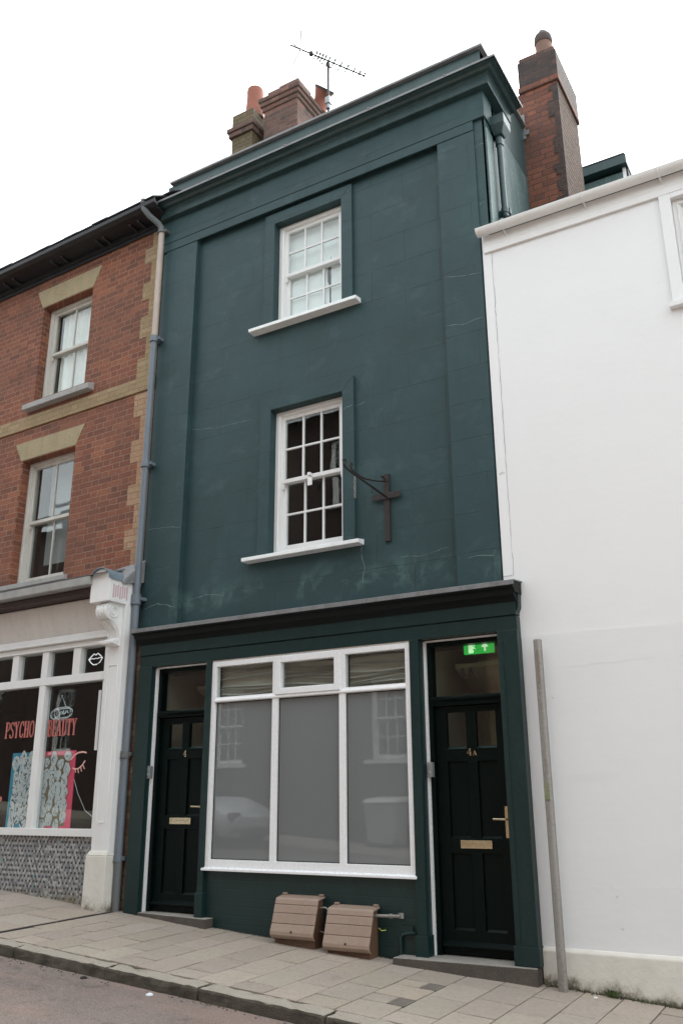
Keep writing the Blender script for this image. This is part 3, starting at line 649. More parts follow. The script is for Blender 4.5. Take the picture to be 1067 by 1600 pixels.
def door(x0, x1, z0, z1, y, R, num, nx, nz, nh, lb, hx, hz, plate, zt, xo0, xo1, zs, roommat):
    # frame, transom and fanlight
    mb = MB(); mb.box(xo0, x0, y - .035, y + .06, zs, 2.8); mb.box(x1, xo1, y - .035, y + .06, zs, 2.8); mb.box(x0, x1, y - .033, y + .06, 2.745, 2.8)
    mb.box(x0, x1, y - .05, y + .05, z1 + .004, zt)
    mb.prism_x([(y - .05, zt - .05), (y - .075, zt - .03), (y - .075, zt - .015), (y - .05, zt)], x0, x1)
    fr = mb.build('door_frame', M['door'], gh, bev=.004)
    m = MB(); m.box(x0, x1, y + .005, y + .01, zt, 2.745); m.build('fanlight_pane', M['glass'], fr)
    sxx = xo0 - .001
    m = MB(); m.box(sxx, sxx + .017, y - .075, y - .036, zs, 2.79); m.box(sxx + .017, xo1, y - .072, y - .04, 2.783, 2.796); m.build('white_draught_strip', M['pvc'], fr, bev=.002)
    st, mu = .105, .045
    xm = (x0 + x1) / 2; m = MB()
    m.box(x0 + .003, x0 + st, y, y + .045, z0, z1); m.box(x1 - st, x1 - .003, y, y + .045, z0, z1)
    rails = [(z0, R[0]), (R[1], R[2]), (R[3], R[4]), (R[5], z1)]
    for a, b in rails: m.box(x0 + st, x1 - st, y + .001, y + .045, a, b)
    for a, b in ((R[0], R[1]), (R[2], R[3]), (R[4], R[5])): m.box(xm - mu, xm + mu, y + .001, y + .045, a, b)
    for a, b in ((R[0], R[1]), (R[2], R[3])):
        for p, q in ((x0 + st, xm - mu), (xm + mu, x1 - st)):
            m.box(p, q, y + .022, y + .04, a, b)
            for e, w_ in ((0, .012),): m.hexa([(p, y + .002, a), (q, y + .002, a), (q, y + .022, a), (p, y + .022, a), (p + .015, y + .018, a + .018), (q - .015, y + .018, a + .018), (q, y + .022, a + .018), (p, y + .022, a + .018)])
    m.prism_x([(y, z0 + .045), (y - .035, z0 + .055), (y - .035, z0 + .07), (y, z0 + .1)], x0 + .01, x1 - .01)
    d = m.build('door', M['door'], gh, bev=.003)
    for p, q in ((x0 + st, xm - mu), (xm + mu, x1 - st)):
        g = MB(); g.box(p, q, y + .02, y + .024, R[4], R[5]); g.build('pane', M['glass'], d)
        g = MB(); g.prism_x([(y + .019, R[4] + .001), (y - .006, R[4] + .001), (y + .019, R[4] + .018)], p + .004, q - .004); g.build('glazing_bead', M['shop'], d)
    g = MB(); frame_boxes(g, lb[0], lb[1], lb[2], lb[3], y - .014, y, .012); g.box(lb[0] + .01, lb[1] - .01, y - .01, y, lb[2] + .01, lb[3] - .01); g.box(lb[0] + .02, lb[1] - .02, y - .016, y - .008, lb[3] - .024, lb[3] - .014)
    g.build('letterbox', M['brass'], d, bev=.002)
    g = MB(); g.tube([(hx, y - .045, hz), (hx - .1, y - .048, hz + .002)], .009); g.tube([(hx, y, hz), (hx, y - .045, hz)], .011)
    if plate: g.box(hx - .012, hx + .012, y - .008, y, hz - .14, hz + .1)
    g.build('handle', M['brass'], d, smooth=True)
    g = MB()
    if num == '4A': text(g, '4', nx - .042, nx + .002, nz - .028, nz + .028, y - .006, y + .002, .006); text(g, 'A', nx + .01, nx + .046, nz - .028, nz + .008, y - .006, y + .002, .005)
    else: text(g, '4', nx - .02, nx + .02, nz - .03, nz + .03, y - .006, y + .002, .008)
    g.build('door_number', M['brass'], d)
    room(gh, xo0, xo1, zs, 2.8, y + .07, 1.35, roommat)
    return fr, d
fr4, d4 = door(-1.765, -1.115, .465, 2.275, .02, [.62, 1.21, 1.33, 1.87, 1.965, 2.215], '4', -1.435, 1.92, .06, (-1.585, -1.315, 1.252, 1.312), -1.19, 1.414, False, 2.35, -1.82, -1.09, .45, M['room2'])
frA, dA = door(1.3, 1.955, .3, 2.225, .06, [.475, 1.05, 1.165, 1.77, 1.87, 2.175], '4A', 1.625, 1.845, .05, (1.494, 1.768, 1.087, 1.15), 1.9, 1.312, True, 2.31, 1.245, 1.975, .28, M['room2'])
m = MB(); text(m, '4', 1.53, 1.6, 2.455, 2.545, .0715, .0735, .012); text(m, 'A', 1.605, 1.69, 2.455, 2.545, .0715, .0735, .012); m.build('fanlight_number', M['darkletter'], frA)
# a stair and a sloping ceiling in the hall of each door, seen through the glass
for x0, x1, y0 in ((1.3, 1.95, .7), (-1.76, -1.12, .6)):
    m = MB()
    for k in range(5): m.box(x0, x1, y0 + k * .14, 1.34, .5 + k * .25, .5 + (k + 1) * .25 - .001)
    m.build('staircase', M['room2'], gh)
    m = MB(); m.hexa([(x0, .55, 2.62), (x1, .55, 2.62), (x1, 1.3, 2.3), (x0, 1.3, 2.3), (x0, .55, 2.66), (x1, .55, 2.66), (x1, 1.3, 2.34), (x0, 1.3, 2.34)]); m.build('sloping_ceiling', M['room2'], gh)
for x, z, fr_ in ((-1.81, 1.745, fr4), (1.285, 1.705, frA)):
    yb = -.045 if x < 0 else -.0
    m = MB(); m.box(x - .022, x + .022, yb - .05, yb, z - .06, z + .06); m.box(x - .013, x + .013, yb - .054, yb - .049, z + .015, z + .04); m.lathe((x, yb - .05, z - .02), [(.0, -.01), (.01, -.01), (.01, .01), (0, .01)], 12)
    m.build('doorbell', M['chrome'], fr_, bev=.004)
# exit sign hanging behind the fanlight
ex = thing('exit_sign', 'green emergency exit sign with running figure and arrow behind the fanlight glass', 'exit sign', (1.7, .16, 2.66))
m = MB(); m.box(1.56, 1.84, .15, .17, 2.672, 2.762); m.build('sign_panel', M['exitgreen'], ex, bev=.002)
for hx_ in (1.57, 1.82):
    m = MB(); m.box(hx_, hx_ + .01, .155, .165, 2.762, 2.84); m.build('hanger', M['wood'], ex)
m = MB(); y0, y1 = .1475, .1505
m.prism_y([(1.77, 2.742), (1.758, 2.72), (1.744, 2.712), (1.76, 2.712)][:0] or [(1.795, 2.742), (1.775, 2.75), (1.76, 2.752), (1.75, 2.738)], y0, y1) if False else None
m.prism_y([(1.758, 2.756), (1.732, 2.725), (1.75, 2.725), (1.75, 2.69), (1.766, 2.69), (1.766, 2.725), (1.784, 2.725)], y0, y1)
m.ribbon([(1.785, 2.73), (1.765, 2.75)], .009, y0 - .0003, y1); m.ribbon([(1.731, 2.73), (1.751, 2.75)], .009, y0 - .0006, y1)
m.build('arrow', M['exitwhite'], ex)
m = MB(); m.box(1.605, 1.645, y0, y1, 2.68, 2.752); m.build('doorway_mark', M['exitwhite'], ex)
m = MB(); m.ribbon([(1.655, 2.725), (1.637, 2.71), (1.622, 2.7), (1.61, 2.682)], .009, y0 - .002, y1 - .001); m.ribbon([(1.637, 2.71), (1.65, 2.695), (1.64, 2.682)], .009, y0 - .0023, y1 - .001); m.ribbon([(1.67, 2.715), (1.652, 2.73), (1.63, 2.722)], .007, y0 - .0026, y1 - .001)
m.lathe((1.66, y0 - .0005, 2.743), [(0, -.007), (.005, -.005), (.007, 0), (.005, .005), (0, .007)], 10)
m.build('running_figure', M['exitwhite'], ex)

# doorsteps
def step(name, label, x0, x1, yf0, yf1, zt):
    m = MB(); m.hexa([(x0, yf0, gz(x0, 0) - .12), (x1, yf1, gz(x1, 0) - .12), (x1, .5, gz(x1, 0) - .12), (x0, .5, gz(x0, 0) - .12), (x0, yf0, zt), (x1, yf1, zt - .006), (x1, .5, zt), (x0, .5, zt)])
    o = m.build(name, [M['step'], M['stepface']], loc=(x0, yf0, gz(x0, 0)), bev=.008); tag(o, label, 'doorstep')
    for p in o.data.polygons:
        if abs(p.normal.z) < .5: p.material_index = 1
step('doorstep', 'worn grey stone doorstep under the left green door numbered 4', -1.815, -.93, -.12, -.19, .455)
step('doorstep', 'longer stone doorstep under the right green door numbered 4A', 1.0, 2.145, -.25, -.165, .288)

# meter boxes
def meter_box():
    t = thing('gas_meter_box', 'higher brown plastic gas meter box, the left one below the shop window', 'meter box', (.055, -.15, .3), group='gas meter boxes under the shop window')
    m = MB(); x0, x1 = -.145, .255
    side = [(-.075, .25), (-.075, .66), (-.17, .64), (-.25, .41), (-.235, .355), (-.215, .345), (-.215, .22)]
    m.prism_x(side, x0, x1); m.build('body', M['boxbody'], t, bev=.006)
    m = MB(); lid = [(-.07, .668), (-.07, .686), (-.175, .668), (-.188, .655)]
    prof = [(-.188, .655), (-.206, .6), (-.225, .54), (-.246, .47), (-.27, .41), (-.272, .385), (-.26, .365), (-.24, .352)]
    inn = [(p[0] + .014, p[1] - .004) for p in prof]
    X0, X1 = -.162, .272
    m.prism_x(lid + [(-.17, .652)], X0, X1)
    # lid planks separated by grooves
    cut = [(.655, .618), (.615, .552), (.549, .472), (.469, .352)]
    def yy(z):
        for (a, b), (c, d) in zip(prof[:-1], prof[1:]):
            if d <= z <= b: return a + (c - a) * (b - z) / (b - d)
        return prof[-1][0]
    for a, b in cut:
        zs_ = [a] + [p[1] for p in prof if b < p[1] < a] + [b]
        m.prism_x([(yy(z), z) for z in zs_] + [(yy(z) + .016, z) for z in reversed(zs_)], X0, X1)
    for xx in (X0 + .01, X1 - .05): m.box(xx, xx + .04, -.1, -.068, .684, .7)
    l = m.build('lid', M['boxlid'], t, bev=.004)
    m = MB(); m.prism_x([(yy(z) + .01, z) for z in (.65, .55, .47, .4)] + [(yy(z) + .02, z) for z in (.4, .47, .55, .65)], X0 + .004, X1 - .004); m.build('groove', M['boxbody'], l)
    m = MB(); m.tube([(.055, -.262, .415), (.055, -.275, .412)], .008, 10); m.build('lock', M['darkhole'], l)
    return t
mbx = meter_box()
b2 = mbx.copy(); C.objects.link(b2); b2.location = Vector(mbx.location) + Vector((.535, -.012, -.054)); b2['label'] = 'lower brown plastic gas meter box, the right one with a pipe running from it'
def copy_kids(a, b):
    for ch in list(a.children):
        c = ch.copy(); C.objects.link(c); c.parent = b; copy_kids(ch, c)
copy_kids(mbx, b2)
m = MB(); m.tube([(.26, -.14, .6), (.32, -.15, .605), (.36, -.14, .58)], .007, 8); m.tube([(.27, -.15, .42), (.33, -.16, .41), (.39, -.15, .43)], .006, 8)
tag(m.build('gas_hose', M['steel'], smooth=True, loc=(.3, -.14, .4)), 'thin pale hoses joining the two brown meter boxes', 'hose')
m = MB(); m.tube([(.8, -.1, .47), (.84, -.12, .455), (.87, -.1, .46)], .004, 8)
tag(m.build('earth_wire', flat('yellow_green_wire', (.45, .5, .1)), smooth=True, loc=(.8, -.1, .45)), 'yellow green wire end poking out right of the lower meter box', 'wire')

# hanging sign bracket with its iron cross plate
br = thing('sign_bracket', 'rusty wrought iron sign bracket with a cross shaped wall plate', 'sign bracket', (.9, .05, 4.24))
m = MB(); m.box(.87, .925, .022, .052, 3.782, 4.46); m.build('upright_plate', M['iron'], br, bev=.004)
m = MB(); m.box(.745, 1.05, .012, .024, 4.2, 4.265); m.build('cross_plate', M['iron'], br, bev=.004)
m = MB(); m.tube([(.9, .03, 4.22), (.9, -.3, 4.238), (.9, -.6, 4.255), (.9, -.74, 4.268), (.9, -.79, 4.29), (.9, -.8, 4.325), (.9, -.775, 4.345), (.9, -.75, 4.335), (.9, -.75, 4.315)], [.011] * 4 + [.009] * 5, 8)
m.build('arm', M['iron'], br, smooth=True)
m = MB(); m.tube([(.9, .03, 4.385), (.9, -.12, 4.34), (.9, -.25, 4.305), (.9, -.4, 4.275), (.9, -.55, 4.268), (.9, -.64, 4.285), (.9, -.67, 4.32), (.9, -.66, 4.35), (.9, -.635, 4.34), (.9, -.63, 4.325)], .008, 8)
m.tube([(.9, .02, 4.385), (.885, -.02, 4.42), (.885, -.05, 4.41)], .012, 8)
m.build('scroll_brace', M['iron'], br, smooth=True)
m = MB(); z = 4.24
for k in range(7):
    pts = [(.9 + (.009 * math.sin(a) if k % 2 else 0), -.59 + (0 if k % 2 else .009 * math.sin(a)), z - .018 + .018 * math.cos(a)) for a in [2 * PI * i / 10 for i in range(11)]]
    m.tube(pts, .003, 6); z -= .029
m.build('chain', M['steel'], br, smooth=True)
m = MB(); m.tube([(.9, -.26, 4.235), (.9, -.255, 4.2), (.9, -.275, 4.185), (.9, -.26, 4.172)], .005, 8); m.build('hook', M['iron'], br, smooth=True)

# tall grey post in front of the white wall
po = thing('steel_post', 'tall bare grey steel post standing against the white wall', 'post', (2.328, -.15, gz(2.33, -.15)))
m = MB(); m.tube([(2.328, -.15, .06), (2.328, -.15, 2.684)], .0335, 24); m.build('tube', M['steel'], po, smooth=True)
m = MB(); m.tube([(2.328, -.15, 2.684), (2.328, -.15, 2.69)], .031, 24); m.build('cap', M['stone'], po)
m = MB(); m.box(2.305, 2.345, -.192, -.18, 1.46, 1.58); m.build('label_scrap', paint('mossy_scrap', (.16, .17, .09), .8, .4, 30, .3, (.4, .4, .34), .5), po)
m = MB(); m.box(2.316, 2.336, -.188, -.181, 2.33, 2.6); m.build('rust_streak', paint('rust_mark', (.2, .16, .13), .8, .3, 30, .3), po)

# ------------------------------------------------------------------ white house
wh = thing('white_house', 'wide white rendered house with white gutter to the right of the green one', 'house', (2.13, 0, .17))
WW = (3.775, 4.66, 5.46, 6.44)
mb = MB(); wall_holes(mb, 2.03, 9.0, -.6, 6.7, -.022, [WW], .12)
mb.face([(9, -.022, -.6), (9, 6, -.6), (9, 6, 6.7), (9, -.022, 6.7)]); mb.face([(2.03, -.022, 2.8), (2.03, .02, 2.8), (2.03, .02, 6.7), (2.03, -.022, 6.7)])
mb.build('wall', M['white'], wh)
mb = MB(); tp = []; x = 2.155
while x < 9: tp.append((x, 2.742 + .006 * math.sin(x * 3.1) + random.uniform(-.004, .004))); x += .06
mb.prism_y([(2.155, .35)] + tp + [(9, 2.74), (9, .35)], -.0265, -.0225); mb.build('lower_render', M['white2'], wh)
mb = MB(); mb.prism_x([(-.02, -.6), (-.062, -.6), (-.055, .395), (-.035, .418), (-.02, .42)], 2.152, 9.0); mb.build('plinth', M['plinth'], wh, bev=.01)
mb = MB(); mb.box(2.032, 2.118, -.027, -.0225, 3.28, 6.52); mb.build('edge_strip', M['white'], wh, bev=.004)
m = MB(); pts = [(2.122, 6.5)]
while pts[-1][1] > 3.3: pts.append((2.122 + random.uniform(-.006, .006) , pts[-1][1] - .07))
for p, q in zip(pts[:-1], pts[1:]): m.ribbon([p, q], random.uniform(.001, .005), -.0238, -.02)
m.build('crack', M['stone'], wh)
mb = MB(); mb.box(2.05, 9, -.05, -.0225, 6.49, 6.56); mb.box(2.05, 9, -.045, -.0225, 6.562, 6.75); mb.build('fascia', M['wood'], wh, bev=.004)
mb = MB(); n = 10
arc = [(-.115 + .06 * math.cos(PI + PI * i / n), 6.705 + .06 * math.sin(PI + PI * i / n)) for i in range(n + 1)]; arc2 = [(-.115 + .054 * math.cos(2 * PI - PI * i / n), 6.705 + .054 * math.sin(2 * PI - PI * i / n)) for i in range(n + 1)]
mb.prism_x(arc + arc2, 2.02, 9.1); mb.build('gutter', M['wood'], wh, smooth=True)
for xx in (2.28, 3.05, 3.72, 4.45, 5.2, 6.2, 7.2):
    m = MB(); m.tube([(xx, -.05, 6.63), (xx, -.085, 6.636), (xx, -.13, 6.638), (xx, -.165, 6.66), (xx, -.18, 6.7)], .005, 6); m.tube([(xx + .012, -.05, 6.6), (xx + .006, -.11, 6.636)], .004, 6); m.build('gutter_bracket', M['wood'], wh)
mb = MB(); mb.hexa([(2.12, -.04, 6.66), (9.1, -.04, 6.66), (9.1, 4.3, 9.5), (2.12, 4.3, 9.5), (2.12, -.05, 6.69), (9.1, -.05, 6.69), (9.1, 4.3, 9.55), (2.12, 4.3, 9.55)]); mb.hexa([(2.12, 4.3, 9.5), (9.1, 4.3, 9.5), (9.1, 8.6, 6.8), (2.12, 8.6, 6.8), (2.12, 4.3, 9.55), (9.1, 4.3, 9.55), (9.1, 8.6, 6.85), (2.12, 8.6, 6.85)]); mb.build('roof', M['slate'], wh)
mb = MB(); a, b, c, d = WW
mb.box(3.68, a, -.05, -.0225, 5.42, 6.488); mb.box(b, b + .18, -.05, -.0225, 5.42, 6.488); mb.box(a, b, -.0485, -.0225, d, 6.488); mb.build('window_surround', M['white'], wh, bev=.004)
w = sash_window(wh, a + .002, b - .002, c, d - .002, .01, 2, 1, M['wood'])
mb = MB(); mb.box(3.655, b + .2, -.085, -.0225, 5.375, 5.42); mb.build('sill', M['wood'], w, bev=.004)
room(wh, a, b, c, d, .15, 2, M['room']); curtain(w, a, b, c, d, .25, M['white_blind'])
for pts in ([(2.16, 2.2), (2.9, 2.2), (3.4, 2.23)], [(2.4, 1.75), (3.3, 1.76)], [(2.3, 1.28), (3.2, 1.3), (3.9, 1.29)], [(2.5, .85), (3.3, .86)], [(2.5, 2.47), (3.3, 2.5)]):
    m = MB(); out = []
    for (a, b), (c, d) in zip(pts[:-1], pts[1:]): out += [(a + (c - a) * t / 14, b + (d - b) * t / 14 + random.uniform(-.004, .004)) for t in range(15)]
    for p, q in zip(out[:-1], out[1:]):
        if random.random() < .6: m.ribbon([p, q], random.uniform(.0006, .002), -.0278, -.026)
    m.build('hairline_crack', M['sill'], wh)
# dormer box of the green annexe behind the white roof
dm_ = thing('dormer', 'small green boarded roof dormer with white edge behind the white house gutter', 'dormer', (2.5, 3.1, 8.7))
m = MB(); m.box(1.7, 2.9, 3.1, 4.6, 8.3, 9.31); m.build('cheek', M['green_side'], dm_, bev=.004)
m = MB(); m.box(1.65, 2.97, 3.0, 4.7, 9.36, 9.5); m.build('roof', M['corn'], dm_, bev=.004)
m = MB(); m.box(1.66, 2.96, 2.99, 4.6, 9.502, 9.515); m.build('lead_edge', M['lead'], dm_)
m = MB(); m.box(2.895, 2.935, 3.09, 4.55, 8.3, 9.36); m.build('white_cheek_board', M['wood'], dm_, bev=.004)
m = MB(); m.box(2.936, 2.96, 3.12, 4.55, 8.3, 9.358); m.build('side_slates', M['slate'], dm_)

# ------------------------------------------------------------------ chimneys
def rough_stack(mbuild, x0, x1, y0, y1, z0, z1): mbuild.box(x0, x1, y0, y1, z0, z1)
c1 = thing('chimney_stack', 'tall orange brick chimney with sooty cap and one pot at the right roof edge', 'chimney', (2.35, 1.8, 6.9))
m = MB(); m.box(2.08, 2.575, 1.36, 2.2, 6.5, 9.52); m.build('shaft', M['orangebrick'], c1, bev=.006)
m = MB(); m.box(2.57, 2.581, 1.377, 2.198, 6.5, 9.52); m.build('weathered_face', M['flake'], c1)
m = MB(); zz_ = 6.5
while zz_ < 9.45:
    m.box(2.575 - random.choice((.06, .1, .13)), 2.583, 1.352, 1.375, zz_, zz_ + .0735); zz_ += .0745
m.build('sooty_corner', M['sootbrick'], c1)
m = MB(); m.box(2.115, 2.605, 1.335, 2.225, 9.52, 9.6); m.build('band', M['orangebrick'], c1, bev=.008)
m = MB(); m.box(2.125, 2.6, 1.345, 2.22, 9.602, 9.98); m.build('cap', M['sootbrick'], c1, bev=.01)
m = MB(); m.box(2.14, 2.58, 1.36, 2.2, 9.982, 10.05); m.build('crown', M['oldbrick'], c1, bev=.014)
m = MB(); m.lathe((2.43, 1.5, 10.05), [(.0, 0), (.11, 0), (.1, .12), (.098, .2)], 20); p_ = m.build('chimney_pot', M['bufpot'], c1, smooth=True)
m = MB(); m.lathe((2.43, 1.5, 10.25), [(.0, 0), (.105, 0), (.112, .03), (.108, .1), (.095, .13), (.06, .16), (.05, .2), (0, .21)], 20); m.build('cowl', M['soot'], c1, smooth=True)
m = MB(); m.box(2.1, 2.16, 1.34, 1.36, 8.85, 9.2); m.box(2.12, 2.2, 1.335, 1.36, 8.9, 8.96); m.build('flashing', M['lead'], c1)
# left pair
c2 = thing('chimney_stack', 'low mossy buff brick chimney with a plain orange pot at the left', 'chimney', (-2.2, 1.75, 8.9))
m = MB(); m.box(-2.37, -1.99, 1.5, 1.98, 8.3, 11.0); m.build('shaft', M['mossbrick'], c2, bev=.008)
m = MB(); m.box(-2.41, -1.955, 1.46, 2.02, 11.0, 11.08); m.box(-2.43, -1.935, 1.44, 2.04, 11.082, 11.16); m.build('band', M['oldbrick'], c2, bev=.01)
m = MB(); m.box(-2.37, -1.985, 1.49, 1.99, 11.162, 11.42); m.build('cap', M['mossbrick'], c2, bev=.014)
m = MB(); m.lathe((-2.12, 1.72, 11.42), [(.0, 0), (.15, 0), (.14, .15), (.125, .45), (.13, .5), (.125, .55), (.1, .55), (.1, .4), (0, .4)], 24); m.build('chimney_pot', M['terracotta'], c2, smooth=True)
c3 = thing('chimney_stack', 'red brown brick chimney with stepped corbels and a tilted pot, nearest the aerial', 'chimney', (-1.45, 1.75, 8.9))
m = MB(); m.box(-1.83, -1.235, 1.57, 2.35, 8.3, 11.3); m.build('shaft', M['oldbrick'], c3, bev=.008)
for k, e in enumerate((.025, .05, .07)):
    m = MB(); m.box(-1.83 - e, -1.235 + e, 1.57 - e, 2.35 + e, 11.3 + k * .075, 11.372 + k * .075); m.build('corbel_band', M['oldbrick'], c3, bev=.01)
m = MB(); m.box(-1.8, -1.25, 1.6, 2.2, 11.526, 11.68); m.box(-1.62, -1.27, 1.64, 2.0, 11.68, 11.75); m.build('cap', M['oldbrick'], c3, bev=.012)
m = MB(); m.tube([(-1.25, 2.2, 11.5), (-1.235, 2.2, 11.62), (-1.2, 2.18, 11.74), (-1.12, 2.14, 11.84)], [.11, .105, .11, .15], 18); m.build('chimney_pot', M['terracotta'], c3, smooth=True)
m = MB(); m.tube([(-1.125, 2.142, 11.836), (-1.1, 2.13, 11.862)], [.158, .16], 18); m.build('cowl', M['soot'], c3, smooth=True)

# aerial
ae = thing('television_aerial', 'thin metal television aerial on a mast above the green parapet', 'aerial', (-.965, 2, 8.6))
m = MB(); m.tube([(-.965, 2, 8.6), (-.965, 2, 12.14)], .02, 8); m.build('mast', M['alu'], ae, smooth=True)
m = MB(); m.box(-1.0, -.92, 1.955, 2.045, 11.38, 11.5); m.tube([(-.965, 2, 11.3), (-.965, 2, 11.38)], .035, 10); m.build('amplifier_box', M['chrome'], ae, bev=.008)
A0 = Vector((-1.27, 1.42, 12.165)); A1 = Vector((-.607, 2.509, 12.165)); D = (A1 - A0).normalized(); S_ = Vector((D.y, -D.x, 0))
bm_ = MB(); bm_.tube([A0, A1], .013, 8); boom = bm_.build('boom', M['alu'], ae, smooth=True)
L_ = (A1 - A0).length
for k, (t, hl) in enumerate([(.33, .09), (.37, .09), (.41, .085), (.45, .085), (.5, .085), (.57, .08), (.66, .08), (.75, .075), (.84, .07), (.92, .065), (.985, .06)]):
    p = A0 + D * L_ * t; m = MB(); m.tube([p - S_ * hl * 1.15, p + S_ * hl * 1.15], .009, 6); m.tube([p - S_ * hl * .5 + Vector((0, 0, .05)), p + Vector((0, 0, -.02)), p + S_ * hl * .5 + Vector((0, 0, .05))], .008, 6); m.build('director', M['iron'], ae)
p = A0 + D * L_ * .13
m = MB()
for sx_, sz_ in ((1, 1), (-1, 1), (1, -1), (-1, -1)):
    m.tube([p, p + S_ * .14 * sx_ + Vector((0, 0, .2 * sz_)) - D * .06], .009, 6)
m.build('reflector', M['alu'], ae)
p = A0 + D * L_ * .27; m = MB(); m.lathe(p, [(0, -.03), (.03, -.028), (.035, 0), (.03, .028), (0, .03)], 12); m.build('dipole_box', M['iron'], ae)
m = MB(); m.tube([A0 + D * .45, A0 + D * .5 + Vector((0, 0, -.1)), A0 + D * .75 + Vector((0, 0, -.12)), A0 + D * .9 + Vector((0, 0, -.08)), A0 + D * .93], .007, 8); m.box(-.985, -.945, 1.97, 2.03, 12.09, 12.17); m.build('clamp', M['iron'], ae)

# ------------------------------------------------------------------ brick house on the left (own local frame: x = -u, y = depth)
A = math.radians(-1.75); F = Matrix.Translation((-2.17, 0, 0)) @ Matrix.Rotation(A, 4, 'Z')
bh = thing('brick_house', 'red brick house with buff brick quoins and a white shopfront on the left', 'house', (-2.17, 0, .45), A)
def bb(mb, name, mat, parent=bh, **k): return mb.build(name, mat, parent, frame=F, **k)
B1 = (-2.215, -1.25, 6.56, 7.965); B2 = (-2.3, -1.3, 4.0, 5.7)
mb = MB(); wall_holes(mb, -8.0, .003, 3.4, 8.5, .0, [B1, B2, (B1[0] - 2.9, B1[1] - 2.9, B1[2], B1[3]), (B2[0] - 2.9, B2[1] - 2.9, B2[2], B2[3])], .14); bb(mb, 'wall', M['redbrick'])
mb = MB(); mb.box(-8, -7.8, .15, 6, 0, 8.4); mb.box(-.1, .0, .3, 6, 0, 8.4); mb.box(-7.8, -.1, 5.8, 6, 0, 8.4); bb(mb, 'rear_walls', M['redbrick'])
mb = MB(); mb.box(-.1, .165, -.045, .0, -.2, 3.1); bb(mb, 'brick_pier', M['pierbrick'])
def quoins(zs, mat, first_wide):
    mb = MB(); wide = first_wide
    for a, b in zip(zs[:-1], zs[1:]):
        mb.box(-(.31 if wide else .19), .004, -.004, .002, b + .0005, a - .0005); wide = not wide
    bb(mb, 'quoins', mat)
quoins([8.5, 8.19, 7.97, 7.68, 7.44, 7.2, 6.9, 6.62, 6.34], M['bufbrick'], False)
quoins([6.145, 5.83, 5.53, 5.25, 4.97, 4.72, 4.43, 4.18, 3.95], M['pinkbrick'], True)
mb = MB(); mb.box(-8, .006, -.022, .001, 6.155, 6.335); bb(mb, 'string_course', M['bufbrick'], bev=.004)
for (a, b, c, d), yt in ((B1, 8.262), (B2, 5.97)):
    for sh in (0, -2.9):
        m = MB(); m.prism_y([(a + sh - .03, d + .01), (b + sh + .0, d + .01), (b + sh + .14, yt), (a + sh - .17, yt)], -.008, .13); bb(m, 'lintel', M['stonelintel'], bev=.006)
w = sash_window(bh, B1[0] + .002, B1[1] - .002, B1[2] + .03, B1[3], .12, 2, 1, M['oldwood'], fw=.06, bar=.016, fr=F)
mb = MB(); mb.prism_x([(-.1, 6.405), (-.1, 6.48), (.13, 6.56), (.13, 6.405)], -2.315, -1.06); bb(mb, 'sill', M['stone'], w, bev=.006)
room(bh, *B1, .27, 2.2, M['room'], F); curtain(w, -2.08, -1.24, B1[2], B1[3], .265, M['curtain'], .012, 60, fr=F)
w = sash_window(bh, B2[0] + .002, B2[1] - .002, B2[2] + .05, B2[3], .12, 2, 1, M['oldwood'], fw=.06, bar=.016, fr=F)
mb = MB(); mb.prism_x([(-.05, 3.97), (-.05, 4.03), (.13, 4.05), (.13, 3.97)], -2.42, -1.22); bb(mb, 'sill', M['stone'], w, bev=.006)
room(bh, *B2, .27, 2.2, M['room'], F)
m = MB(); m.box(-2.13, -1.3, .36, .37, 4.35, 5.7); bb(m, 'blind', M['greyblind'], w)
for k, (q, nm) in enumerate(((B1, 0), (B2, 1))):
    q = (q[0] - 2.9, q[1] - 2.9, q[2], q[3]); w = sash_window(bh, q[0] + .002, q[1] - .002, q[2] + .03, q[3], .12, 2, 1, M['oldwood'], fw=.06, fr=F)
    m = MB(); m.box(q[0] - .08, q[1] + .08, -.08, .13, q[2] - .07, q[2] + .0); bb(m, 'sill', M['stone'], w, bev=.006); room(bh, *q, .27, 2.2, M['room'], F)
# eaves
mb = MB(); mb.box(-8.1, .08, -.05, .0, 8.452, 8.52); mb.box(-8.1, .08, -.03, .0, 8.4, 8.45); bb(mb, 'eaves_moulding', M['black'], bev=.006)
mb = MB(); mb.box(-8.1, .085, -.27, .3, 8.522, 8.54); bb(mb, 'soffit', M['black'])
for x in (-.32, -.47, -.95, -1.08, -1.75, -1.95, -2.75, -2.95, -3.6, -3.8, -4.6, -4.8):
    m = MB(); m.prism_x([(-.05, 8.52), (-.05, 8.48), (-.18, 8.5), (-.2, 8.52)], x, x + .035); bb(m, 'eaves_bracket', M['black'], bev=.004)
mb = MB(); mb.prism_x([(-.27, 8.52), (-.335, 8.54), (-.345, 8.585), (-.335, 8.59), (-.27, 8.545)], -8.1, .12); bb(mb, 'gutter', M['black'], bev=.004)
mb = MB(); x = -8.1; 
while x < .1:
    w_ = random.uniform(.24, .3)
    for r in range(5):
        y0 = -.345 + r * .2; z0 = 8.612 + r * .15 ; e = random.uniform(-.006, .011); xo = x + (.13 if r % 2 else 0)
        mb.hexa([(xo, y0, z0 + e), (xo + w_ - .004, y0, z0 + e), (xo + w_ - .004, y0 + .3, z0 + .2 + e), (xo, y0 + .3, z0 + .2 + e), (xo, y0 - .005, z0 + .014 + e), (xo + w_ - .004, y0 - .005, z0 + .016 + e), (xo + w_ - .004, y0 + .3, z0 + .214 + e), (xo, y0 + .3, z0 + .214 + e)])
    x += w_
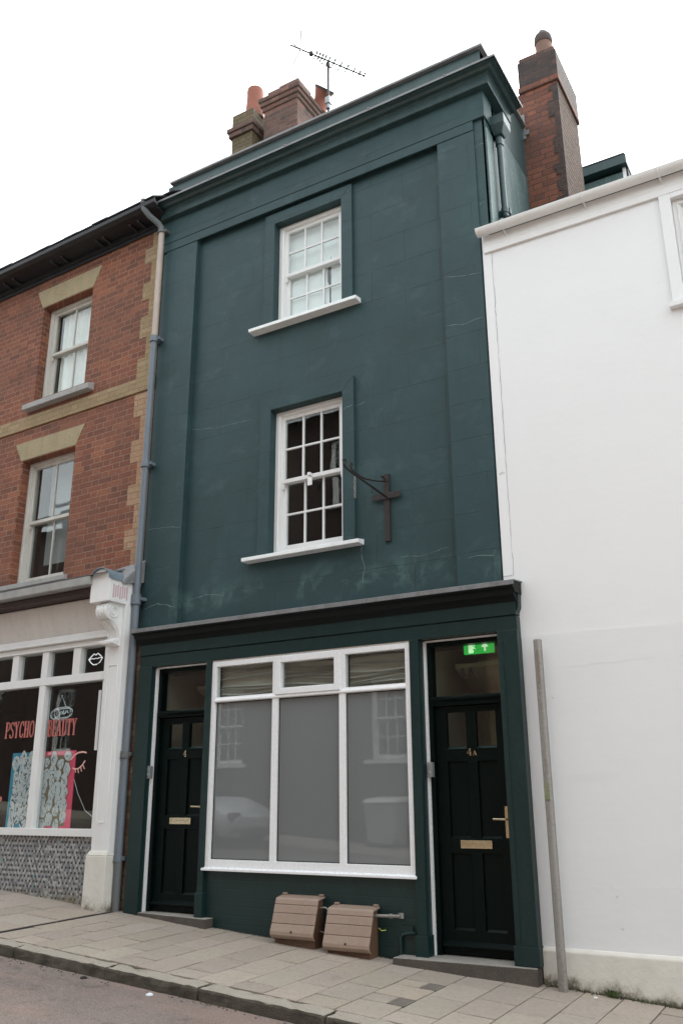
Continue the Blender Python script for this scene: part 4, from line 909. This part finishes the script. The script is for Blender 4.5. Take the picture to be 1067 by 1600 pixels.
mb.hexa([(-8.1, .5, 9.2), (.08, .5, 9.2), (.08, 3, 10.6), (-8.1, 3, 10.6), (-8.1, .5, 9.23), (.08, .5, 9.23), (.08, 3, 10.65), (-8.1, 3, 10.65)]); mb.hexa([(-8.1, 3, 10.6), (.08, 3, 10.6), (.08, 6, 8.4), (-8.1, 6, 8.4), (-8.1, 3, 10.65), (.08, 3, 10.65), (.08, 6, 8.45), (-8.1, 6, 8.45)])
bb(mb, 'roof', M['slate'])
# white shopfront
mb = MB(); mb.box(-8, -.27, -.5, .0, 3.69, 3.785); bb(mb, 'shop_cornice', M['stone'], bev=.01)
mb = MB(); mb.box(-8, -.27, -.4, .0, 3.62, 3.688); bb(mb, 'shop_soffit', paint('maroon_paint', (.035, .016, .014), .6, .2), bev=.004)
mb = MB(); mb.prism_x([(-.5, 3.786), (0, 3.93), (0, 3.96), (-.505, 3.795)], -8, -.05); bb(mb, 'shop_flashing', M['lead'])
mb = MB(); mb.prism_x([(-.22, 3.615), (-.24, 3.61), (-.24, 3.59), (-.15, 3.25), (.0, 3.25), (0, 3.615)], -8, -.2); bb(mb, 'fascia', M['oldwood'] if False else paint('white_fascia', (.6, .57, .54), .5, .08, 4, .2, (.4, .36, .33), .45), bev=.004)
mb = MB()
mb.box(-8, -.2, -.19, 0, 3.2, 3.249); mb.box(-8, -.2, -.205, 0, 3.165, 3.199); mb.box(-8, -.2, -.16, 0, 3.1, 3.164); bb(mb, 'fascia_moulding', M['wood'], bev=.008)
mb = MB(); mb.box(-8, -.3, -.15, -.04, 2.715, 2.805)
for u0, u1 in ((.715, .83), (1.24, 1.345), (1.755, 1.865), (2.28, 2.39), (2.8, 2.91), (3.3, 3.4), (3.8, 3.9)): mb.box(-u1, -u0, -.14, -.05, 2.806, 3.1)
for u0 in (1.24, 2.8, 4.3): mb.box(-u0 - .1, -u0, -.145, -.05, 1.19, 2.714)
mb.box(-8, -.3, -.15, -.03, 1.125, 1.2); mb.box(-.34, -.24, -.13, -.05, 1.2, 3.1)
sf = bb(mb, 'shopfront', M['wood'], bev=.005)
for a, b in ((.34, 1.24), (1.34, 2.8), (2.9, 4.3)):
    m = MB(); m.box(-b, -a, -.085, -.08, 1.2, 2.715); bb(m, 'pane', M['shopglass'], sf)
for a, b in ((.34, .715), (.83, 1.24), (1.345, 1.755), (1.865, 2.28), (2.39, 2.8), (2.91, 3.3)):
    m = MB(); m.box(-b, -a, -.085, -.08, 2.805, 3.1); bb(m, 'pane', M['shopglass'], sf)
room(bh, -5, -.3, .9, 3.1, -.04, 2.6, M['room'], F)
m = MB(); m.box(-5, -.3, -.045, .45, 1.1, 1.16); bb(m, 'window_board', M['room'], sf)
mb = MB(); mb.box(-8, -.3, -.1, .0, -.2, 1.124); bb(mb, 'stall_riser', M['tiles'])
# pilaster with console and cap box
mb = MB(); mb.box(-.245, .005, -.2, .0, .95, 3.5); mb.box(-.2, -.19, -.208, -.199, 1.25, 2.85); mb.box(-.06, -.05, -.208, -.199, 1.25, 2.85); mb.box(-.19, -.06, -.208, -.199, 2.84, 2.85); mb.box(-.15, -.1, -.212, -.199, 1.26, 1.28); p1 = bb(mb, 'shop_pilaster', M['wood'], bev=.004)
m = MB(); m.hexa([(-.275, -.245, .2), (.02, -.245, .2), (.02, 0, .2), (-.275, 0, .2), (-.275, -.235, .955), (.015, -.235, .955), (.015, 0, .955), (-.275, 0, .955)]); m.hexa([(-.275, -.235, .956), (.015, -.235, .956), (.015, 0, .956), (-.275, 0, .956), (-.25, -.21, 1.0), (.0, -.21, 1.0), (.0, 0, 1.0), (-.25, 0, 1.0)]); bb(m, 'pilaster_plinth', M['plinth'], p1, bev=.008)
prof = []
for i in range(15):  # upper scroll
    t = math.radians(95 + i * 12.5); prof.append((-.335 + .1 * math.cos(t), 3.4 + .095 * math.sin(t)))
prof += [(-.36, 3.3), (-.3, 3.25), (-.255, 3.2), (-.235, 3.13), (-.29, 3.1), (-.315, 3.085), (-.31, 3.06), (-.25, 3.045), (-.2, 3.04), (-.2, 3.49)]
m = MB(); m.prism_x(prof, -.205, -.045); cs = bb(m, 'console', M['wood'], p1, smooth=False, bev=.004)
for k in range(3):
    m = MB(); xx = -.175 + k * .045; m.tube([(xx, y - .004, z) for y, z in prof[2:18]], .009, 6); bb(m, 'console_rib', M['wood'], p1) if False else None
def spiral(cx, cz, r0, turns, s0=0, sgn=1): return [(cx + r0 * (1 - .8 * i / 40) * math.cos(s0 + sgn * turns * 2 * PI * i / 40), cz + r0 * (1 - .8 * i / 40) * math.sin(s0 + sgn * turns * 2 * PI * i / 40)) for i in range(41)]
m = MB(); m.tube([(-.044, a, b) for a, b in spiral(-.325, 3.395, .075, 1.9, 2.2)], .009, 6); m.tube([(-.044, a, b) for a, b in spiral(-.25, 3.08, .03, 1.2, 3)], .006, 6)
m.tube([(-.044, y, z) for y, z in ((-.37, 3.31), (-.3, 3.28), (-.25, 3.22), (-.225, 3.13), (-.23, 3.09))], .008, 6)
for k in range(4): m.tube([(-.19 + k * .044, y - .003, z) for y, z in prof[1:19]], .007, 6)
bb(m, 'console_scroll', M['wood'], p1, smooth=True)
m = MB(); m.tube([(-.235, -.29, 3.078), (-.04, -.29, 3.078)], .024, 12); bb(m, 'console_roll', M['wood'], p1, smooth=True)
m = MB(); ar = [(-.29, 3.49), (.0, 3.49), (.0, 3.73)] + [(-.145 + .145 * math.cos(t), 3.73 + .12 * math.sin(t)) for t in [PI * i / 10 for i in range(1, 10)]] + [(-.29, 3.73)]
m.prism_y(ar, -.45, -.0); cb = bb(m, 'pilaster_cap', M['wood'], p1, bev=.004)
m = MB(); n = 12; o1 = [(-.145 + .158 * math.cos(PI * i / n), 3.725 + .138 * math.sin(PI * i / n)) for i in range(n + 1)]; o2 = [(-.145 + .147 * math.cos(PI * i / n), 3.732 + .122 * math.sin(PI * i / n)) for i in range(n, -1, -1)]
m.prism_y(o1 + o2, -.475, .0); bb(m, 'cap_lead', paint('blue_lead', (.16, .21, .25), .55, .25, 8, .5, (.06, .07, .07), .5), p1, smooth=True)
m = MB(); m.hexa([(-.02, -.3, 3.74), (.02, -.28, 3.7), (.05, 0, 3.76), (-.3, 0, 3.9), (-.15, -.3, 3.86), (.015, -.28, 3.74), (.055, 0, 4.02), (-.3, 0, 3.93)]); bb(m, 'cap_flashing', M['lead'], p1)
m = MB()
for k in range(7): m.ribbon([(0, 0), (0, 1)], .1, 0, 1) if False else m.box(.0002, .0022, -.4 + k * .032, -.4 + k * .032 + .02, 3.53 + .01 * (k % 3), 3.68 - .012 * (k % 2))
bb(m, 'faded_marking', M['faded'], p1)
# things in the shop window
lt = thing('window_lettering', 'red capital letters reading PSYCHO BEAUTY across the shop window glass', 'lettering', tuple(F @ Vector((-1.3, -.09, 2.15))), A)
m = MB(); text(m, 'PSYCHO', -1.925, -1.43, 2.168, 2.338, -.0885, -.0855, .0145); m.build('word', M['letter_red'], lt, frame=F)
m = MB(); text(m, 'BEAUTY', -1.2, -.74, 2.162, 2.33, -.0885, -.0855, .0145); m.build('word', M['letter_red'], lt, frame=F)
op = thing('open_sign', 'pale oval neon tube sign reading Open hung on a string', 'neon sign', tuple(F @ Vector((-1.06, -.05, 2.37))), A)
def rr(cx, cz, w, h, tl, n=24):
    P = []
    for i in range(n + 1):
        t = 2 * PI * i / n; c, s = math.cos(t), math.sin(t); x = cx + math.copysign(abs(c) ** .45, c) * w / 2; z = cz + math.copysign(abs(s) ** .8, s) * h / 2; P.append((x, z + (x - cx) * tl))
    return P
m = MB(); m.tube([(x, -.04, z) for x, z in rr(-1.055, 2.405, .35, .1, .05)], .006, 6); m.tube([(x, -.045, z) for x, z in rr(-1.055, 2.405, .3, .13, .05)], .004, 6); m.build('tube_outline', M['neon_off'], op, smooth=True, frame=F)
pen = [[(-1.12 + .04 * math.cos(t), 2.41 + .05 * math.sin(t)) for t in [2 * PI * i / 14 + 1 for i in range(17)]],
       [(-1.07, 2.42), (-1.065, 2.35), (-1.067, 2.4), (-1.05, 2.43), (-1.03, 2.42), (-1.035, 2.4), (-1.06, 2.395)],
       [(-1.03, 2.4), (-1.005, 2.42), (-1.01, 2.435), (-1.025, 2.42), (-1.02, 2.4), (-1.0, 2.395), (-.985, 2.405)],
       [(-.985, 2.405), (-.975, 2.43), (-.975, 2.4), (-.97, 2.42), (-.95, 2.435), (-.945, 2.41), (-.93, 2.405)]]
m = MB()
for pl in pen: m.tube([(x, -.05, z) for x, z in pl], .0055, 6)
m.build('tube_word', M['neon_off'], op, smooth=True, frame=F)
m = MB(); m.tube([(-1.07, -.04, 2.6), (-.98, -.04, 2.46)], .0025, 5); m.tube([(-1.07, -.04, 2.6), (-1.13, -.04, 2.46)], .0015, 5); m.lathe((-1.07, -.04, 2.6), [(0, -.01), (.01, 0), (0, .01)], 8); m.build('string', M['neon_off'], op, frame=F)
LX = -.055
lp_ = thing('lips_sign', 'white outline of lips glowing in the small upper pane', 'neon sign', tuple(F @ Vector((-.5, -.06, 2.9))), A)
m = MB(); P = [(-.607, 2.967), (-.56, 3.005), (-.53, 3.025), (-.5, 3.01), (-.47, 3.027), (-.435, 3.005), (-.394, 2.972), (-.43, 2.925), (-.48, 2.905), (-.53, 2.905), (-.57, 2.93), (-.607, 2.967)]
m.tube([(x + LX, -.06, z) for x, z in P], .006, 6); m.tube([(x + LX, -.06, z) for x, z in [(-.6, 2.967), (-.55, 2.975), (-.53, 2.968), (-.5, 2.975), (-.47, 2.968), (-.44, 2.977), (-.4, 2.972)]], .0045, 6); m.build('tube', M['neon_on'], lp_, smooth=True, frame=F)
ey = thing('eye_transfer', 'pink closed eye with lashes drawn on the shop window right of the posters', 'window transfer', tuple(F @ Vector((-.65, -.09, 1.8))), A)
m = MB(); m.ribbon([(-.78, 1.9), (-.73, 1.945), (-.67, 1.97), (-.6, 1.975), (-.55, 1.965)], .016, -.0885, -.0855); m.build('brow', M['eyeart'], ey, frame=F)
m = MB(); m.ribbon([(-.74, 1.81), (-.7, 1.8), (-.65, 1.805), (-.6, 1.835), (-.56, 1.88)], .013, -.0885, -.0855)
for a, b, c, d in ((-.7, 1.8, -.69, 1.765), (-.66, 1.802, -.645, 1.76), (-.62, 1.82, -.6, 1.775), (-.59, 1.845, -.56, 1.8)): m.ribbon([(a, b), (c, d)], .009, -.0888, -.0855)
m.build('lashes', M['eyeart'], ey, frame=F)
def blob(cx, cz, rx, rz_, n=12, j=.14):
    ph = random.random() * 6; return [(cx + rx * (1 + random.uniform(-j, j)) * math.cos(2 * PI * i / n), cz + rz_ * (1 + random.uniform(-j, j)) * math.sin(2 * PI * i / n)) for i in range(n)]
def poster(name_l, x0, x1, z0, z1, card, kraft, dense):
    t = thing('poster', name_l, 'poster', tuple(F @ Vector(((x0 + x1) / 2, -.03, z0))), A)
    m = MB(); m.box(x0, x1, -.03, -.022, z0, z1); m.build('card', card, t, frame=F)
    if kraft: m = MB(); m.box(x0 + .06, x1 - .09, -.0315, -.03, z0 + .05, z1 - .05); m.build('brown_paper', M['kraft'], t, frame=F)
    cut, ink = MB(), MB(); cols, rows = (4, 6); k = 0
    for r in range(rows):
        for c in range(cols):
            cx = x0 + .06 + (x1 - x0 - .13) * (c + .5) / cols + random.uniform(-.02, .02); cz = z0 + .04 + (z1 - z0 - .08) * (r + .5 + (.45 if c % 2 else 0) - .2) / rows + random.uniform(-.02, .02)
            rx = (x1 - x0) / cols * random.uniform(.34, .5) * (1.15 if dense else .92); rz2 = (z1 - z0) / rows * random.uniform(.4, .7) * (1.15 if dense else .9); y = -.033 - k * .0004; k += 1
            cut.prism_y(blob(cx, cz, rx, rz2, random.choice((6, 8, 10, 12)), .2), y, y + .0003)
            for _ in range(9 if dense else 5):
                a, b = cx + random.uniform(-.6, .6) * rx, cz + random.uniform(-.65, .65) * rz2; pl = [(a, b)]
                for _ in range(3): pl.append((pl[-1][0] + random.uniform(-.018, .018), pl[-1][1] + random.uniform(-.025, .025)))
                ink.ribbon(pl, random.choice([.003, .004, .011 if dense else .004]), y - .00015, y)
    cut.build('drawing_cutouts', M['paper'], t, frame=F); ink.build('ink_lines', M['ink'], t, frame=F)
poster('blue edged poster of crowded black and white drawings in the shop window', -1.82, -1.36, 1.17, 2.0, M['blue'], False, True)
poster('pink edged poster of pale cut out drawings on brown paper in the shop window', -1.335, -.775, 1.17, 2.0, M['pink'], True, False)
m = MB(); m.prism_y([(-1.885 + .03 * math.cos(t), 1.5 + .03 * math.sin(t)) for t in [2 * PI * i / 16 for i in range(16)]], -.0885, -.0855)
tag(m.build('window_sticker', M['letter_red'], frame=F), 'small round red sticker on the shop glass left of the blue poster', 'sticker')
m = MB(); m.tube([(-.76, -.1 + .06, 1.7), (-.68, -.04, 1.55), (-.55, -.04, 1.38), (-.36, -.04, 1.28)], .003, 5)
tag(m.build('neon_cable', M['neon_off'], frame=F, smooth=True), 'thin white cable drooping at the right of the shop window', 'cable')
m = MB(); frame_boxes(m, -.345, -.315, 1.98, 2.6, -.17, -.155, .008); tag(m.build('letter_holder', M['wood'], frame=F, bev=.001), 'narrow white empty frame fixed on the right shopfront post', 'frame')
# drainpipe between the houses
dp = thing('drainpipe', 'long jointed drainpipe, beige above and blue grey below, between brick and green houses', 'drainpipe', (-2.13, -.1, .42))
m = MB(); m.tube([(-2.27, -.3, 8.6), (-2.26, -.3, 8.53), (-2.22, -.24, 8.45), (-2.16, -.14, 8.38), (-2.13, -.1, 8.32), (-2.127, -.1, 8.24)], .038, 14); m.tube([(-2.27, -.3, 8.6), (-2.27, -.3, 8.66)], .048, 14); m.build('swan_neck', M['greypipe'], dp, smooth=True)
def pp(z0, z1, mat, x=-2.127, r=.037, dx=0):
    m = MB(); m.tube([(x, -.1, z0), (x + dx, -.1, z1)], r, 16); m.build('pipe_length', mat, dp, smooth=True)
def col(z, mat, x=-2.127, r=.048, h=.07):
    m = MB(); m.tube([(x, -.1, z - h / 2), (x, -.1, z + h / 2)], r, 16); m.tube([(x, -.1, z - h * .62), (x, -.1, z - h * .5)], r + .006, 16); m.box(x - .075, x + .075, -.1, -.0, z - .018, z + .018); m.build('collar', mat, dp, smooth=True)
pp(6.78, 8.26, M['beigepipe']); pp(5.15, 6.76, M['bluepipe'], -2.13); pp(3.6, 5.13, M['bluepipe'], -2.128); pp(1.95, 3.62, M['bluepipe'], -2.125, .04); pp(.9, 1.9, M['bluepipe'], -2.125, .04); pp(.36, .93, M['greypipe'], -2.12, .042)
col(8.27, M['greypipe'], h=.05); col(6.75, M['bluepipe']); col(5.14, M['bluepipe']); col(3.56, M['bluepipe'], r=.053, h=.1); col(1.93, M['greypipe'], r=.05, h=.06); col(.93, M['bluepipe'], r=.048, h=.05)
m = MB(); m.tube([(-2.05, -.06, 3.0), (-2.02, -.07, 2.6), (-2.04, -.06, 2.3), (-2.03, -.06, 1.9)], .004, 6)
tag(m.build('loose_cable', M['black'], smooth=True, loc=(-2.04, -.06, 1.9)), 'thin black cable hanging down the brick pier beside the drainpipe', 'cable')

# pavement ironwork
def grate(label, x0, y0, x1, y1):
    t = thing('drain_grate', label, 'drain cover', ((x0 + x1) / 2, (y0 + y1) / 2, gz((x0 + x1) / 2, (y0 + y1) / 2)), group='small drain covers in the pavement')
    def P(x, y, o): return (x, y, gz(x, y) + o)
    def bx(m, a, b, c, d, o0, o1): m.hexa([P(a, c, o0), P(b, c, o0), P(b, d, o0), P(a, d, o0), P(a, c, o1), P(b, c, o1), P(b, d, o1), P(a, d, o1)])
    m = MB(); bx(m, x0, x1, y0, y1, -.02, -.007); m.build('backing', M['mortar'], t)
    m = MB(); bx(m, x0, x0 + .008, y0, y1, -.02, .001); bx(m, x1 - .008, x1, y0, y1, -.02, .001); bx(m, x0, x1, y0, y0 + .008, -.02, .0012); bx(m, x0, x1, y1 - .008, y1, -.02, .0012); f = m.build('rim', M['grate'], t)
    m = MB(); n = 9
    for i in range(1, n): bx(m, x0 + (x1 - x0) * i / n - .003, x0 + (x1 - x0) * i / n + .003, y0, y1, -.007, -.001)
    for i in range(1, n + 1): bx(m, x0, x1, y0 + (y1 - y0) * i / (n + 1) - .003, y0 + (y1 - y0) * i / (n + 1) + .003, -.007, -.0016)
    m.build('bars', M['grate'], t)
grate('small square iron drain grating nearer the kerb', 1.475, -1.245, 1.597, -1.063); grate('small square iron drain grating nearer the 4A doorstep', 1.475, -.745, 1.597, -.573)
m = MB(); a, b = -2.142, -2.098
for y0, y1 in ((-1.58, -1.0), (-.995, -.5), (-.495, -.13)):
    for c, d in ((a, a + .012), (b - .012, b)):
        m.hexa([(c, y0, gz(c, y0) - .03), (d, y0, gz(d, y0) - .03), (d, y1, gz(d, y1) - .03), (c, y1, gz(c, y1) - .03), (c, y0, gz(c, y0) - .002), (d, y0, gz(d, y0) - .002), (d, y1, gz(d, y1) - .002), (c, y1, gz(c, y1) - .002)])
tag(m.build('drain_channel', M['iron'], loc=(-2.12, -.8, gz(-2.12, -.8))), 'iron rainwater channel crossing the pavement from the drainpipe', 'drain channel')

# weeds, grit and litter
def weed(x, y, n, h, label, grp='weeds along the white wall'):
    m = MB(); z = gz(x, y)
    for i in range(n):
        a = random.uniform(0, 2 * PI); l = random.uniform(.4, 1) * h; t = random.uniform(.3, 1.1); dx, dy = math.cos(a) * l * t, -abs(math.sin(a)) * l * t
        p0 = Vector((x + random.uniform(-.04, .04), y - random.uniform(0, .03), z)); p1 = p0 + Vector((dx, dy, l)); s = Vector((-math.sin(a), math.cos(a), 0)) * l * .22; mid = (p0 + p1) / 2 + Vector((0, 0, .1 * l))
        m.face([p0, mid - s, p1, mid + s])
    o = m.build('weed', M['leaf'], loc=(x, y, z)); tag(o, label, 'plant', grp)
weed(2.66, -.07, 46, .055, 'small green weed growing at the foot of the white wall'); weed(2.9, -.07, 8, .04, 'tiny weed sprig right of the bigger weed at the white wall foot')
m = MB()
for i in range(620):
    r = random.random()
    if r < .5: x, y = random.uniform(2.16, 6), -.06 - abs(random.gauss(0, .02)); z = gz(x, y)
    elif r < .75: x, y = random.uniform(-4, 2), -1.76 - abs(random.gauss(0, .05)); z = rz(x, y)
    else: x, y = random.uniform(-1, 1), -.08 - abs(random.gauss(0, .012)); z = gz(x, y)
    s = random.uniform(.003, .009); m.lathe((x, y, z), [(0, -s * .3), (s, 0), (s * .7, s * .7), (0, s * .8)], 5)
stuff(m.build('grit', M['stepface']), 'loose grit and crumbs gathered along wall foot and gutter', 'grit')
m = MB()
for i in range(900):
    x = random.uniform(2.2, 5); y = -.064 - abs(random.gauss(0, .008)); z = gz(x, y); h = random.uniform(.008, .028)
    m.face([(x, y, z), (x + .006, y - .002, z), (x + random.uniform(-.01, .01), y - random.uniform(0, .01), z + h)])
stuff(m.build('moss', paint('dry_moss', (.08, .075, .035), .9, .5, 30, .1)), 'dry moss fringe at the foot of the white wall', 'moss')
for k, (x, y, s, l, mt) in enumerate(((-.72, -1.83, .03, 'black crushed lump lying on the road below the kerb', 'darkhole'), (-.05, -1.86, .028, 'pale scrap of paper on the road below the kerb', 'paper'), (2.56, -.17, .016, 'white pebble on the pavement near the weed', 'paper'))):
    z = rz(x, y) if y < -1.7 else gz(x, y)
    m = MB(); m.lathe((x, y, z), [(0, -.004), (s, 0), (s * .9, s * .25), (s * .4, s * .5), (0, s * .55)], 7); tag(m.build('litter' if k < 2 else 'pebble', M[mt], loc=(x, y, z)), l, 'litter' if k < 2 else 'pebble')

# ------------------------------------------------------------------ across the street (seen in the glass)
def opp(x0, x1, zt, mat, label, k):
    t = thing('terraced_house', label, 'house', ((x0 + x1) / 2, -10.2, fz((x0 + x1) / 2)), group='houses across the street')
    zb = fz((x0 + x1) / 2); holes = []
    n = 2; wd = (x1 - x0) / n
    for i in range(n):
        cx = x0 + wd * (i + .5)
        if k == 1: cx = (-8.7, -4.4)[i]
        for r_, zz in enumerate([q for q in (zb + 1.6, zb + 4.6, zb + 7.7) if q + 2 < zt]): holes.append((cx - .45 - (1.3 if k == 1 and i == 1 and r_ == 2 else 0), cx + .45 - (1.3 if k == 1 and i == 1 and r_ == 2 else 0), zz, zz + 1.75))
    mb = MB(); Ff = Matrix.Translation((0, -10.2, 0)) @ Matrix.Rotation(PI, 4, 'Z')
    H = [(-b, -a, c, d) for a, b, c, d in holes]
    wall_holes(mb, -x1, -x0, zb - 1.5, zt, 0, H, .15); mb.build('wall', mat, t, frame=Ff)
    for h in H:
        w = sash_window(t, *h, .1, 3, 2, M['wood'], fr=Ff); m = MB(); m.box(h[0] - .12, h[1] + .12, -.08, .1, h[2] - .08, h[2]); m.build('sill', M['wood'], w, frame=Ff); room(t, *h, .25, 1.2, M['room'], Ff)
    m = MB(); m.hexa([(-x1, -.3, zt), (-x0, -.3, zt), (-x0, 3.5, zt + 2.2), (-x1, 3.5, zt + 2.2), (-x1, -.3, zt + .1), (-x0, -.3, zt + .1), (-x0, 3.5, zt + 2.3), (-x1, 3.5, zt + 2.3)]); m.build('roof', M['slate'], t, frame=Ff)
    m = MB(); m.box(-x0 - .2, -x0, .2, 7, zb - 1, zt); m.box(-x1, -x1 + .2, .2, 7, zb - 1, zt); m.build('side_wall', mat, t, frame=Ff)
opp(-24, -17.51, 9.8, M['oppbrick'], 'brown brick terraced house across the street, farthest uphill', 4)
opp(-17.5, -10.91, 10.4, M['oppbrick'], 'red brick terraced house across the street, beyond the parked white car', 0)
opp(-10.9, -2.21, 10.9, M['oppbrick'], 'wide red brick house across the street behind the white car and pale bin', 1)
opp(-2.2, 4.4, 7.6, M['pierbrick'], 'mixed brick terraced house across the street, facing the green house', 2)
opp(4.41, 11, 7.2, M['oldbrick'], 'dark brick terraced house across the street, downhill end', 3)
# pale wheeled bin and a parked car on the far side, both seen only as reflections
bx, by = -4.3, -9.85; bz = fz(bx) + .02
bn = thing('wheeled_bin', 'pale grey wheeled bin against the brick house across the street', 'bin', (bx, by, bz))
m = MB(); m.hexa([(bx - .31, by - .25, bz + .08), (bx + .31, by - .25, bz + .08), (bx + .31, by + .25, bz + .08), (bx - .31, by + .25, bz + .08), (bx - .37, by - .3, bz + .85), (bx + .37, by - .3, bz + .85), (bx + .37, by + .3, bz + .85), (bx - .37, by + .3, bz + .85)]); m.build('body', M['stone'], bn, bev=.02)
m = MB(); m.hexa([(bx - .40, by - .33, bz + .86), (bx + .40, by - .33, bz + .86), (bx + .40, by + .33, bz + .86), (bx - .40, by + .33, bz + .86), (bx - .36, by - .3, bz + .98), (bx + .36, by - .3, bz + .98), (bx + .36, by + .25, bz + .94), (bx - .36, by + .25, bz + .94)]); m.build('lid', M['wood'], bn, bev=.02)
for q in (-.3, .3):
    m = MB(); m.tube([(bx + q - .03, by + .2, bz + .09), (bx + q + .03, by + .2, bz + .09)], .09, 16); m.build('wheel', M['black'], bn, smooth=True)
cx, cy = -8.0, -7.75; cz = rz(cx, cy); cr = thing('parked_car', 'white hatchback car parked across the street', 'car', (cx, cy, cz), 0)
M['carpaint'] = flat('white_car_paint', (.62, .66, .7), .25); M['cartrim'] = flat('car_glass', (.02, .025, .03), .1)
sec = [(-1.98, .45, .78, .7), (-1.85, .3, .95, .82), (-1.2, .25, 1.0, .86), (-.5, .25, 1.0, .87), (.5, .25, .98, .87), (1.2, .25, .9, .86), (1.75, .28, .74, .8), (1.98, .42, .6, .66)]
m = MB(); tilt = lambda dx: -.067 * dx
m.loft([[(cx + x, cy + w * a, cz + tilt(x) + z0 + (z1 - z0) * b) for a, b in ((-.92, 0), (-1, .35), (-.97, .75), (-.85, 1), (.85, 1), (.97, .75), (1, .35), (.92, 0))] for x, z0, z1, w in sec]); m.build('body', M['carpaint'], cr, smooth=True)
m = MB(); cab = [(-1.8, .93, .95, .72), (-1.4, .93, 1.36, .62), (-.6, .93, 1.45, .6), (.2, .93, 1.42, .6), (1.05, .9, .93, .74)]
m.loft([[(cx + x, cy + a * (w + (.14 if b == 0 else 0)), cz + tilt(x) + z0 + (z1 - z0) * b) for a, b in ((-1, 0), (-1, .85), (-.85, 1), (.85, 1), (1, .85), (1, 0))] for x, z0, z1, w in cab]); cb_ = m.build('cabin_glass', M['cartrim'], cr, smooth=True)
m = MB(); m.loft([[(cx + x, cy + a * w, cz + tilt(x) + z) for a, z in ((-1, h - .04), (-.9, h), (.9, h), (1, h - .04))] for x, h, w in ((-1.42, 1.38, .58), (-.6, 1.475, .57), (.25, 1.44, .56))]); m.build('roof', M['carpaint'], cr, smooth=True)
for q in (-1.25, 1.3):
    for e in (-.8, .8):
        m = MB(); m.tube([(cx + q, cy + e - .09, cz + tilt(q) + .31), (cx + q, cy + e + .09, cz + tilt(q) + .31)], .31, 24); wl = m.build('wheel', M['black'], cr, smooth=True)
        m = MB(); m.tube([(cx + q, cy + e - .095, cz + tilt(q) + .31), (cx + q, cy + e + .095, cz + tilt(q) + .31)], .2, 16); m.build('rim', M['chrome'], wl, smooth=True)
for e in (-.6, .6):
    m = MB(); m.box(cx + 1.8, cx + 1.96, cy + e - .14, cy + e + .14, cz - .13 + .55, cz - .13 + .68); m.build('headlight', M['chrome'], cr, bev=.03)

# ------------------------------------------------------------------ light, sky, camera
sc = bpy.context.scene
w = bpy.data.worlds.new('World'); sc.world = w; w.use_nodes = True; nt = w.node_tree
sky = nt.nodes.new('ShaderNodeTexSky'); sky.sky_type = 'NISHITA'; sky.sun_disc = False
EL, AZ = math.radians(64), math.radians(15)
sky.sun_elevation = EL; sky.sun_rotation = AZ; sky.air_density = 1; sky.dust_density = 3; sky.ozone_density = 1
hs = nt.nodes.new('ShaderNodeHueSaturation'); hs.inputs['Saturation'].default_value = .2
nt.links.new(sky.outputs[0], hs.inputs['Color']); tn = nt.nodes.new('ShaderNodeMix'); tn.data_type = 'RGBA'; tn.blend_type = 'MULTIPLY'; tn.inputs[0].default_value = 1; tn.inputs[7].default_value = (.975, 1, .965, 1); nt.links.new(hs.outputs[0], tn.inputs[6]); nt.links.new(tn.outputs[2], nt.nodes['Background'].inputs[0]); nt.nodes['Background'].inputs[1].default_value = .15
sd = bpy.data.lights.new('sun', 'SUN'); sd.energy = .6; sd.angle = math.radians(25); sd.color = (1, .97, .93)
so = bpy.data.objects.new('sun', sd); C.objects.link(so)
dv = Vector((math.sin(AZ) * math.cos(EL), math.cos(AZ) * math.cos(EL), math.sin(EL)))
so.rotation_euler = dv.to_track_quat('Z', 'Y').to_euler(); so.location = (0, -5, 15)
cd = bpy.data.cameras.new('camera'); cam = bpy.data.objects.new('camera', cd); C.objects.link(cam); sc.camera = cam
cd.sensor_fit = 'VERTICAL'; cd.sensor_height = 36; cd.lens = 1373.82 / 1600 * 36; cd.clip_end = 500; cd.clip_start = .05
R = Matrix(((.86022, .1637583, .4829129), (.5099, -.2671895, -.8176869), (-.0048738, .9496278, -.3133420))).to_4x4()
cam.matrix_world = Matrix.Translation((4.57, -7.044, 1.45)) @ R
sc.view_settings.view_transform = 'Standard'; sc.view_settings.look = 'None'; sc.view_settings.exposure = 2.28; sc.view_settings.gamma = 1
